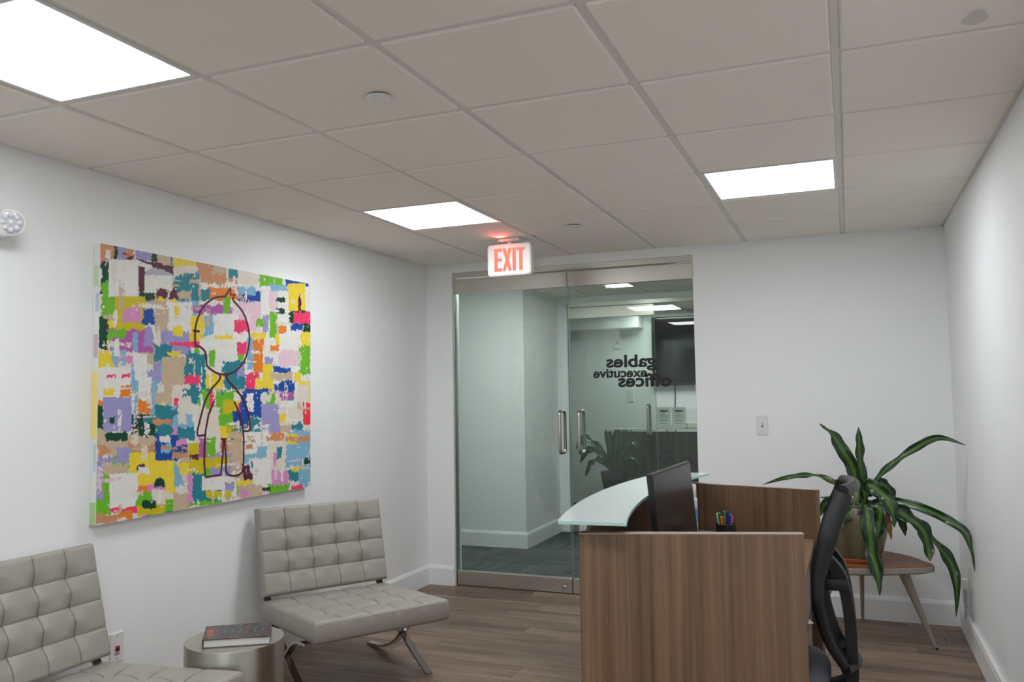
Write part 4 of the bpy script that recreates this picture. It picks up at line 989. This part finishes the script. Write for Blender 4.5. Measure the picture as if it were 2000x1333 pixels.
# screen plane: faces +x, slightly tilted back
def mp_(y, z, o_=0.0): return (1.722+.030*(y-1.2)/.66+(.117-(z-1.0))*.085-.0-o_, y, z)
def mslab(y0, y1, z0, z1, o0, o1):
    V = [mp_(y, z, o_) for o_ in (o0, o1) for (y, z) in ((y0, z0), (y1, z0), (y1, z1), (y0, z1))]
    return V, [(0, 1, 2, 3), (7, 6, 5, 4), (0, 4, 5, 1), (1, 5, 6, 2), (2, 6, 7, 3), (3, 7, 4, 0)]
mk('casing', mslab(1.20, 1.86, .772, 1.117, .001, .022), 'black', t); mk('screen', mslab(1.207, 1.853, .790, 1.110, -.0008, .002), 'screen', t)
mk('stand_neck', box(1.655, 1.690, 1.49, 1.57, .745, .93, .006, 2), 'black', t); mk('stand_base', box(1.615, 1.80, 1.42, 1.64, .740, .752, .005, 2), 'black', t)
t = thing('spray_can', (1.699, 2.15, .74), 'white and blue aerosol spray can behind the monitor', 'spray can')
cx, cy = 1.699, 2.15
mk('can_body', lathe((cx, cy, .74), [(.030, 0), (.033, .004), (.033, .165), (.030, .176), (.024, .182)], 32), plain('can_white', (206, 216, 226), .3), t, 40)
mk('label_band', lathe((cx, cy, .74), [(.0333, .06), (.0333, .125)], 32, False), plain('can_blue', (96, 152, 200), .3), t)
mk('label_swoosh', join(*[bar([(cx+.0337*math.cos(a), cy+.0337*math.sin(a), .74+.075+.03*k_/8) for k_, a in enumerate([-2.1+.16*q_ for q_ in range(9)])], .012, .001, (0, 0, 1))]), plain('can_red', (176, 60, 60), .4), t)
mk('label_text', join(*[box(cx-.012+.008*k_, cx-.007+.008*k_, cy-.0345, cy-.0325, .868, .884) for k_ in range(4)]), plain('can_navy', (52, 52, 118), .4), t)
mk('cap', lathe((cx, cy, .74), [(.027, .180), (.0285, .184), (.0285, .232), (.026, .240), (.02, .242)], 32), 'white', t, 40)
t = thing('pen_cup', (1.905, 1.86, .74), 'black mesh pen cup holding pens on the reception desk', 'pen cup')
px, py = 1.905, 1.86
mk('cup', lathe((px, py, .74), [(.038, .0), (.042, .004), (.0445, .100), (.0425, .100), (.040, .006), (.02, .005)], 32), 'mesh', t, 30); mk('rim', tube([(px+.0435*math.cos(2*PI*k/32), py+.0435*math.sin(2*PI*k/32), .840) for k in range(32)], .0022, 8, True), 'black', t, True)
pens = [('green', (26, 120, 62), -.020, -.012, -.34, .1, .155), ('green', (34, 140, 74), -.006, .004, -.06, .1, .16), ('orange', (232, 126, 30), -.016, -.020, -.18, -.1, .137), ('blue', (30, 62, 160), .010, .004, .04, .12, .162), ('blue', (36, 70, 176), .020, -.010, .20, -.05, .148), ('dark green', (16, 84, 44), .014, .014, .22, .2, .150), ('pink capped', (206, 92, 104), .024, -.004, .30, .0, .142), ('brown', (150, 104, 74), .0, -.016, -.1, -.2, .138), ('pale green', (176, 220, 190), -.028, -.004, -.42, .05, .152)]
where = ['slanting far left in the cup', 'upright in the middle of the cup', 'at the front of the cup', 'tallest of the cup', 'slanting right of the middle', 'leaning back at the right of the cup', 'at the right rim of the cup', 'short, at the front middle', 'thin, outermost on the left']
for (nm, cl, ox, oy, lx, ly, L), wh in zip(pens, where):
    b0 = Vector((px+ox*.5, py+oy*.5, .747)); dd = Vector((lx*.55+ox*3, ly*.3+oy*2, 1)).normalized()
    dd = Vector((lx*.40, ly*.25, 1)).normalized(); L *= .93
    p_ = thing('pen', tuple(b0), nm+' pen '+wh, 'pen', 'pens in the black cup'); cm = plain('pen_'+nm.replace(' ', '_')+wh[:4], cl, .35)
    mk('barrel', turned(b0, dd, [(.0015, 0), (.0045, .012), (.0048, L-.045)], 12), cm, p_, 40); mk('cap', turned(b0+dd*(L-.045), dd, [(.0055, 0), (.0058, .03), (.0052, .043), (.003, .045)], 12), cm, p_, 40)

# ------------------------------------------------------------------ office chair (faces -x)
kx, ky, ka = 1.0, 1.15, 1.0245
t = thing('office_chair', (2.10, 1.15, 0), 'black mesh office chair with grey seat behind the reception desk', 'chair')
def cz(z): return 1.437-(1.437-z)*ka
def cx_(x): return 2.438+(x-2.438)*ka
prof = [(2.384, 1.112), (2.372, 1.075), (2.354, 1.035), (2.335, .98), (2.316, .916), (2.306, .87), (2.302, .835), (2.301, .78), (2.304, .738), (2.312, .69), (2.329, .629), (2.350, .58), (2.382, .528)]
thk = [.056, .058, .058, .058, .056, .050, .044, .040, .038, .038, .036, .034, .030]
prof = [(cx_(x), cz(z)) for x, z in prof]
ps = smoothline([(x, 0, z) for x, z in prof], 4); ths = np.interp(np.linspace(0, 12, len(ps)), range(13), thk)
# mesh sheet, concave toward the sitter
NV_ = 16; V = []; F = []; hw = []
for i, p in enumerate(ps):
    f_ = i/(len(ps)-1); w = .215*(1-.16*max(0, .25-f_)/.25-.42*max(0, f_-.62)/.38); hw.append(w)
    for j in range(NV_+1):
        s = -1+2*j/NV_; V.append((p.x+.012+.030*(1-s*s), ky+s*w, p.z))
n_ = NV_+1
for i in range(len(ps)-1):
    for j in range(NV_): F.append((i*n_+j, i*n_+j+1, (i+1)*n_+j+1, (i+1)*n_+j))
msh = mk('mesh_back', (V, F), 'mesh', t, True); so_ = msh.modifiers.new('thickness', 'SOLIDIFY'); so_.thickness = .006; so_.offset = 1
def side_rail(sy):
    V, F = [], []
    for i, p in enumerate(ps):
        d = (ps[min(i+1, len(ps)-1)]-ps[max(0, i-1)]).normalized(); nn = Vector((d.z, 0, -d.x)); nn = nn if nn.x > 0 else -nn
        y = ky+sy*hw[i]; T = float(ths[i]); r = 10
        for k in range(r):
            a = 2*PI*k/r; V.append(Vector((p.x, y, p.z))+nn*(T/2+T/2*math.cos(a))+Vector((0, 1, 0))*(.014*math.sin(a)))
    for i in range(len(ps)-1):
        for k in range(10): F.append((i*10+k, i*10+(k+1) % 10, i*10+10+(k+1) % 10, i*10+10+k))
    m_ = (len(ps)-1)*10; F += [tuple(range(9, -1, -1)), tuple(m_+k for k in range(10))]
    return V, F
for sy in (-1, 1): mk('back_rail', side_rail(sy), 'black', t, 60)
tp = [(ps[0].x+.024+.036*(1-s*s), ky+s*hw[0], ps[0].z-.004+.004*(1-s*s)) for s in [-1+2*k/14 for k in range(15)]]
mk('top_rail', tube(tp, .021, 10), 'black', t, 60)
bp_ = [(ps[-1].x+.014+.036*(1-s*s), ky+s*hw[-1], ps[-1].z) for s in [-1+2*k/10 for k in range(11)]]
mk('bottom_rail', tube(bp_, .018, 10), 'black', t, 60)
for sy in (-1, 1):
    sp = smoothline([(cx_(2.340), ky+sy*.10, cz(.885)), (cx_(2.366), ky+sy*.092, cz(.86)), (cx_(2.388), ky+sy*.085, cz(.825)), (cx_(2.404), ky+sy*.075, cz(.76)), (cx_(2.414), ky+sy*.065, cz(.66)), (cx_(2.416), ky+sy*.06, cz(.56)), (cx_(2.412), ky+sy*.05, cz(.47)), (2.36, ky+sy*.04, .405), (2.25, ky+sy*.03, .40)], 6)
    mk('spine_arm', bar(sp, .048, .036, (0, 1, 0)), 'black', t, 40)
mk('lumbar_bar', join(box(cx_(2.312), cx_(2.414), ky-.11, ky-.055, cz(.775), cz(.815), .006, 2), box(cx_(2.312), cx_(2.414), ky+.055, ky+.11, cz(.775), cz(.815), .006, 2), box(cx_(2.312), cx_(2.335), ky-.17, ky+.17, cz(.765), cz(.822), .008, 2)), 'black', t, 40)
mk('spine_plate', box(2.395, 2.413, ky-.06, ky+.06, .50, .62, .006, 2), 'black', t); mk('tension_knob', turned((2.385, ky-.07, .58), (0, -1, 0), [(.014, 0), (.016, .02), (.012, .026)], 20), 'black', t, 40)
# seat: rounded cushion
NS = 40; V = []; F = []
sxc, sw, sd_ = 2.10, .245, .245
for (sc_, z) in ((.86, .418), (.97, .428), (1.0, .448), (.985, .468), (.93, .484), (.80, .494), (.5, .500), (.15, .501)):
    for k in range(NS):
        a = 2*PI*k/NS; c_, s_ = math.cos(a), math.sin(a); ex_ = .55
        V.append((sxc+sd_*sc_*math.copysign(abs(c_)**ex_, c_), ky+sw*sc_*math.copysign(abs(s_)**ex_, s_), z))
for j in range(7):
    for k in range(NS): F.append((j*NS+k, j*NS+(k+1) % NS, (j+1)*NS+(k+1) % NS, (j+1)*NS+k))
F += [tuple(range(NS-1, -1, -1)), tuple(7*NS+k for k in range(NS))]
mk('seat', (V, F), 'seatfab', t, True); mk('seat_pan', box(sxc-.20, sxc+.20, ky-.2, ky+.2, .398, .418, .008, 2), 'black', t)
mk('gas_column', lathe((sxc, ky, 0), [(.03, .08), (.03, .26), (.018, .265), (.018, .40)], 24), 'black', t, 40)
for k in range(5):
    a = 2*PI*k/5+.25; c_ = Vector((math.cos(a), math.sin(a), 0)); P0 = Vector((sxc, ky, .10))
    lg_ = mk('base_leg', bar([P0+c_*.02, P0+c_*.15+Vector((0, 0, -.01)), P0+c_*.27+Vector((0, 0, -.032))], .05, .028, Vector((-math.sin(a), math.cos(a), 0))), 'black', t, 40)
    w_ = Vector((-math.sin(a), math.cos(a), 0)); q_ = P0+c_*.265; q_.z = .027
    mk('castor', turned(q_-w_*.022, w_, [(.018, 0), (.026, .004), (.027, .012), (.024, .018), (.024, .026), (.027, .032), (.026, .040), (.018, .044)], 20), 'black', lg_, 40)

# ------------------------------------------------------------------ plant table
TZ = .460
t = thing('plant_table', (2.5, 3.25, 0), 'low wooden tripod table with rounded triangular top by the back corner', 'table')
tri = [Vector((2.905, 3.150)), Vector((2.475, 3.690)), Vector((2.105, 2.900))]
def round_tri(tri, r, n=10, ins=0.0):
    c = sum(tri, Vector((0, 0)))/3; P = []
    for i in range(3):
        a, b_, d = tri[i-1], tri[i], tri[(i+1) % 3]; u = (a-b_).normalized(); v = (d-b_).normalized()
        s0, s1 = b_+u*r, b_+v*r
        for k in range(n+1): q_ = k/n; P.append(s0*(1-q_)**2+b_*2*q_*(1-q_)+s1*q_*q_)
    P2 = []
    m_ = len(P)
    for i in range(m_):     # slightly bowed sides
        P2.append(P[i]); a, b_ = P[i], P[(i+1) % m_]
        if (b_-a).length > .2:
            for k in range(1, 8): q_ = k/8; p_ = a.lerp(b_, q_); o_ = (p_-c).normalized(); P2.append(p_+o_*.035*4*q_*(1-q_))
    return [c+(p_-c)*(1-ins) for p_ in P2]
o0, o1, o2 = round_tri(tri, .17), round_tri(tri, .17, ins=.02), round_tri(tri, .17, ins=.10); nn_ = len(o0)
V = [(p.x, p.y, TZ-.004) for p in o1]+[(p.x, p.y, TZ-.008) for p in o0]+[(p.x, p.y, TZ-.034) for p in o0]+[(p.x, p.y, TZ-.046) for p in o2]
F = [tuple(range(nn_))]+[(j*nn_+i, j*nn_+(i+1) % nn_, (j+1)*nn_+(i+1) % nn_, (j+1)*nn_+i) for j in range(3) for i in range(nn_)]+[tuple(3*nn_+i for i in range(nn_-1, -1, -1))]
mk('table_edge', (V, F), 'taupe', t, 40)
mk('table_top', prism([(p.x, p.y) for p in o1], TZ-.006, TZ), 'tabletop', t)
def tleg(a, b_):
    a, b_ = Vector(a), Vector(b_); V, F = [], []; d = (b_-a).normalized(); rad = Vector((d.x, d.y, 0)).normalized(); sd = Vector((-rad.y, rad.x, 0))
    for p_, w, dp in ((a, .017, .030), (b_, .0085, .0095)):
        for k in range(12): q_ = 2*PI*k/12; V.append(p_+sd*w*math.cos(q_)+rad*dp*math.sin(q_))
    F = [(k, (k+1) % 12, 12+(k+1) % 12, 12+k) for k in range(12)]+[tuple(range(11, -1, -1)), tuple(range(12, 24))]
    return V, F
for a, b_ in (((2.68, 3.18, TZ-.044), (2.831, 3.189, 0)), ((2.470, 3.46, TZ-.044), (2.464, 3.630, 0)), ((2.335, 3.05, TZ-.044), (2.15, 2.86, 0))):
    lg_ = mk('leg', tleg(a, b_), 'taupe', t, 40); mk('foot', lathe((b_[0], b_[1], 0), [(.009, 0), (.010, .012)], 12), 'black', lg_)

# ------------------------------------------------------------------ potted plant
PX, PYY = 2.452, 3.215
t = thing('potted_plant', (PX, PYY, TZ), 'striped green dracaena with long drooping leaves in an olive glazed pot', 'plant')
mk('saucer', lathe((PX, PYY, TZ), [(.108, 0), (.124, .004), (.130, .022), (.126, .024), (.118, .012), (.05, .010)], 48), 'terra', t, 40)
m, nt, b = newmat('olive_glaze'); N = nt.nodes.new; tc = N('ShaderNodeTexCoord'); nz = N('ShaderNodeTexNoise'); mp = N('ShaderNodeMapping'); mp.inputs['Scale'].default_value = (14, 14, 3); nz.inputs['Scale'].default_value = 1; nz.inputs['Detail'].default_value = 4
nt.links.new(tc.outputs['Object'], mp.inputs[0]); nt.links.new(mp.outputs[0], nz.inputs['Vector']); rp = N('ShaderNodeValToRGB'); el = rp.color_ramp.elements; el[0].position = .3; el[0].color = lin((92, 84, 64))+(1,); el[1].position = .7; el[1].color = lin((122, 118, 92))+(1,)
nt.links.new(nz.outputs['Fac'], rp.inputs[0]); nt.links.new(rp.outputs[0], b.inputs['Base Color']); b.inputs['Roughness'].default_value = .22
mk('pot', lathe((PX, PYY, TZ), [(.085, .010), (.112, .014), (.135, .06), (.155, .13), (.167, .20), (.170, .25), (.166, .285), (.158, .312), (.162, .320), (.156, .324), (.148, .316), (.150, .285), (.02, .284)], 56), m, t, 40)
mk('soil', lathe((PX, PYY, TZ), [(.149, .282), (.10, .290), (.02, .294)], 40), 'soil', t, True)
mk('stem', tube([(PX, PYY, TZ+.28), (PX+.004, PYY, TZ+.34), (PX+.01, PYY-.005, TZ+.40)], [.022, .020, .012], 14), plain('stem_green', (96, 112, 60), .6), t, True)
def leaf_mat(name, edge, midc, core):
    m, nt, b = newmat(name); N = nt.nodes.new; at_ = N('ShaderNodeAttribute'); at_.attribute_name = 'across'
    ab = N('ShaderNodeMath'); ab.operation = 'ABSOLUTE'; nt.links.new(at_.outputs['Fac'], ab.inputs[0])
    tc = N('ShaderNodeTexCoord'); nz = N('ShaderNodeTexNoise'); nz.inputs['Scale'].default_value = 30; nt.links.new(tc.outputs['Object'], nz.inputs['Vector'])
    ad = N('ShaderNodeMath'); ad.operation = 'MULTIPLY_ADD'; ad.inputs[1].default_value = .22; nt.links.new(nz.outputs['Fac'], ad.inputs[0]); nt.links.new(ab.outputs[0], ad.inputs[2])
    rp = N('ShaderNodeValToRGB'); el = rp.color_ramp.elements; el[0].position = .10; el[0].color = lin(core)+(1,); el[1].position = .62; el[1].color = lin(edge)+(1,)
    for p_, c_ in ((.18, midc), (.30, core), (.37, edge), (.44, midc), (.50, edge)): e_ = el.new(p_); e_.color = lin(c_)+(1,)
    nt.links.new(ad.outputs[0], rp.inputs[0]); nt.links.new(rp.outputs[0], b.inputs['Base Color']); b.inputs['Roughness'].default_value = .28; b.inputs['Specular IOR Level'].default_value = .5
    return m
LM = [leaf_mat('dracaena_leaf', (27, 56, 31), (56, 90, 37), (88, 122, 44)), leaf_mat('dry_leaf', (128, 82, 36), (150, 100, 44), (140, 90, 40))]
def leaf(pts, w, kind, parent, seed):
    rs = random.Random(seed); P = smoothline(pts, 7); n = len(P); M = 8; V = []; A = []
    cam_d = Vector((.06, -1, .25)).normalized()
    ph = rs.random()*6; up = None
    for i, p in enumerate(P):
        f_ = i/(n-1); d = (P[min(n-1, i+1)]-P[max(0, i-1)]).normalized()
        ref = Vector((.15, -1.0, .55)); s = d.cross(ref).normalized()
        if up is not None and s.dot(up) < 0: s = -s
        up = s; nrm = s.cross(d).normalized()
        wf = w/2*(.30+.70*min(1, f_/.35)**.8)*(1-max(0, (f_-.55)/.45)**2.2)+.0012
        tw = .55*math.sin(ph+f_*6.5); s2 = s*math.cos(tw)+nrm*math.sin(tw); n2 = nrm*math.cos(tw)-s*math.sin(tw)
        for j in range(M+1):
            a = -1+2*j/M; V.append(p+s2*a*wf+n2*(.22*abs(a)**1.5*wf+.34*wf*abs(a)**3*math.sin(f_*26+ph+(2 if a > 0 else 0)))); A.append(a)
    F = [(i*(M+1)+j, i*(M+1)+j+1, (i+1)*(M+1)+j+1, (i+1)*(M+1)+j) for i in range(n-1) for j in range(M)]
    o = mk('leaf', (V, F), LM[kind], parent, True)
    at_ = o.data.attributes.new('across', 'FLOAT', 'POINT'); at_.data.foreach_set('value', A)
    so_ = o.modifiers.new('thickness', 'SOLIDIFY'); so_.thickness = .0014; so_.offset = 0
    return o
for k, (pts, w, kind) in enumerate(LEAVES):
    o = leaf(pts, w, kind, t, k)
    if kind: o['label'] = 'dry brown leaf'
# a second plant in the far suite, dim behind two panes of glass
t = thing('far_potted_plant', (-.13, 7.15, 0), 'dim leafy plant in a low pot behind both glass doors', 'plant')
FX, FY = -.02, 7.05
mk('stool', join(lathe((FX, FY, 0), [(.16, .30), (.165, .31), (.165, .33), (.15, .34)], 32), *[tube([(FX+.12*math.cos(a), FY+.12*math.sin(a), .31), (FX+.15*math.cos(a), FY+.15*math.sin(a), 0)], .012, 8) for a in (.3, 1.87, 3.44, 5.0)]), 'desk2', t, 40)
mk('pot', lathe((FX, FY, .34), [(.085, 0), (.11, .04), (.135, .16), (.14, .22), (.13, .22), (.12, .19), (.02, .19)], 32), plain('far_pot', (58, 64, 56), .6), t, 40)
for k, (dx, dz, mid_, w) in enumerate(((-.40, .26, .30, .10), (-.30, -.05, .16, .08), (-.04, .42, .25, .09), (.10, .40, .26, .09), (.32, .24, .26, .09), (.36, .02, .18, .08), (-.36, .10, .24, .08))):
    leaf([(FX, FY, .55), (FX+dx*.35, FY-.04, .55+mid_*.8), (FX+dx*.75, FY-.06, .55+(mid_+dz)*.6+.04), (FX+dx, FY-.08, .55+dz)], w, 0, t, 90+k)
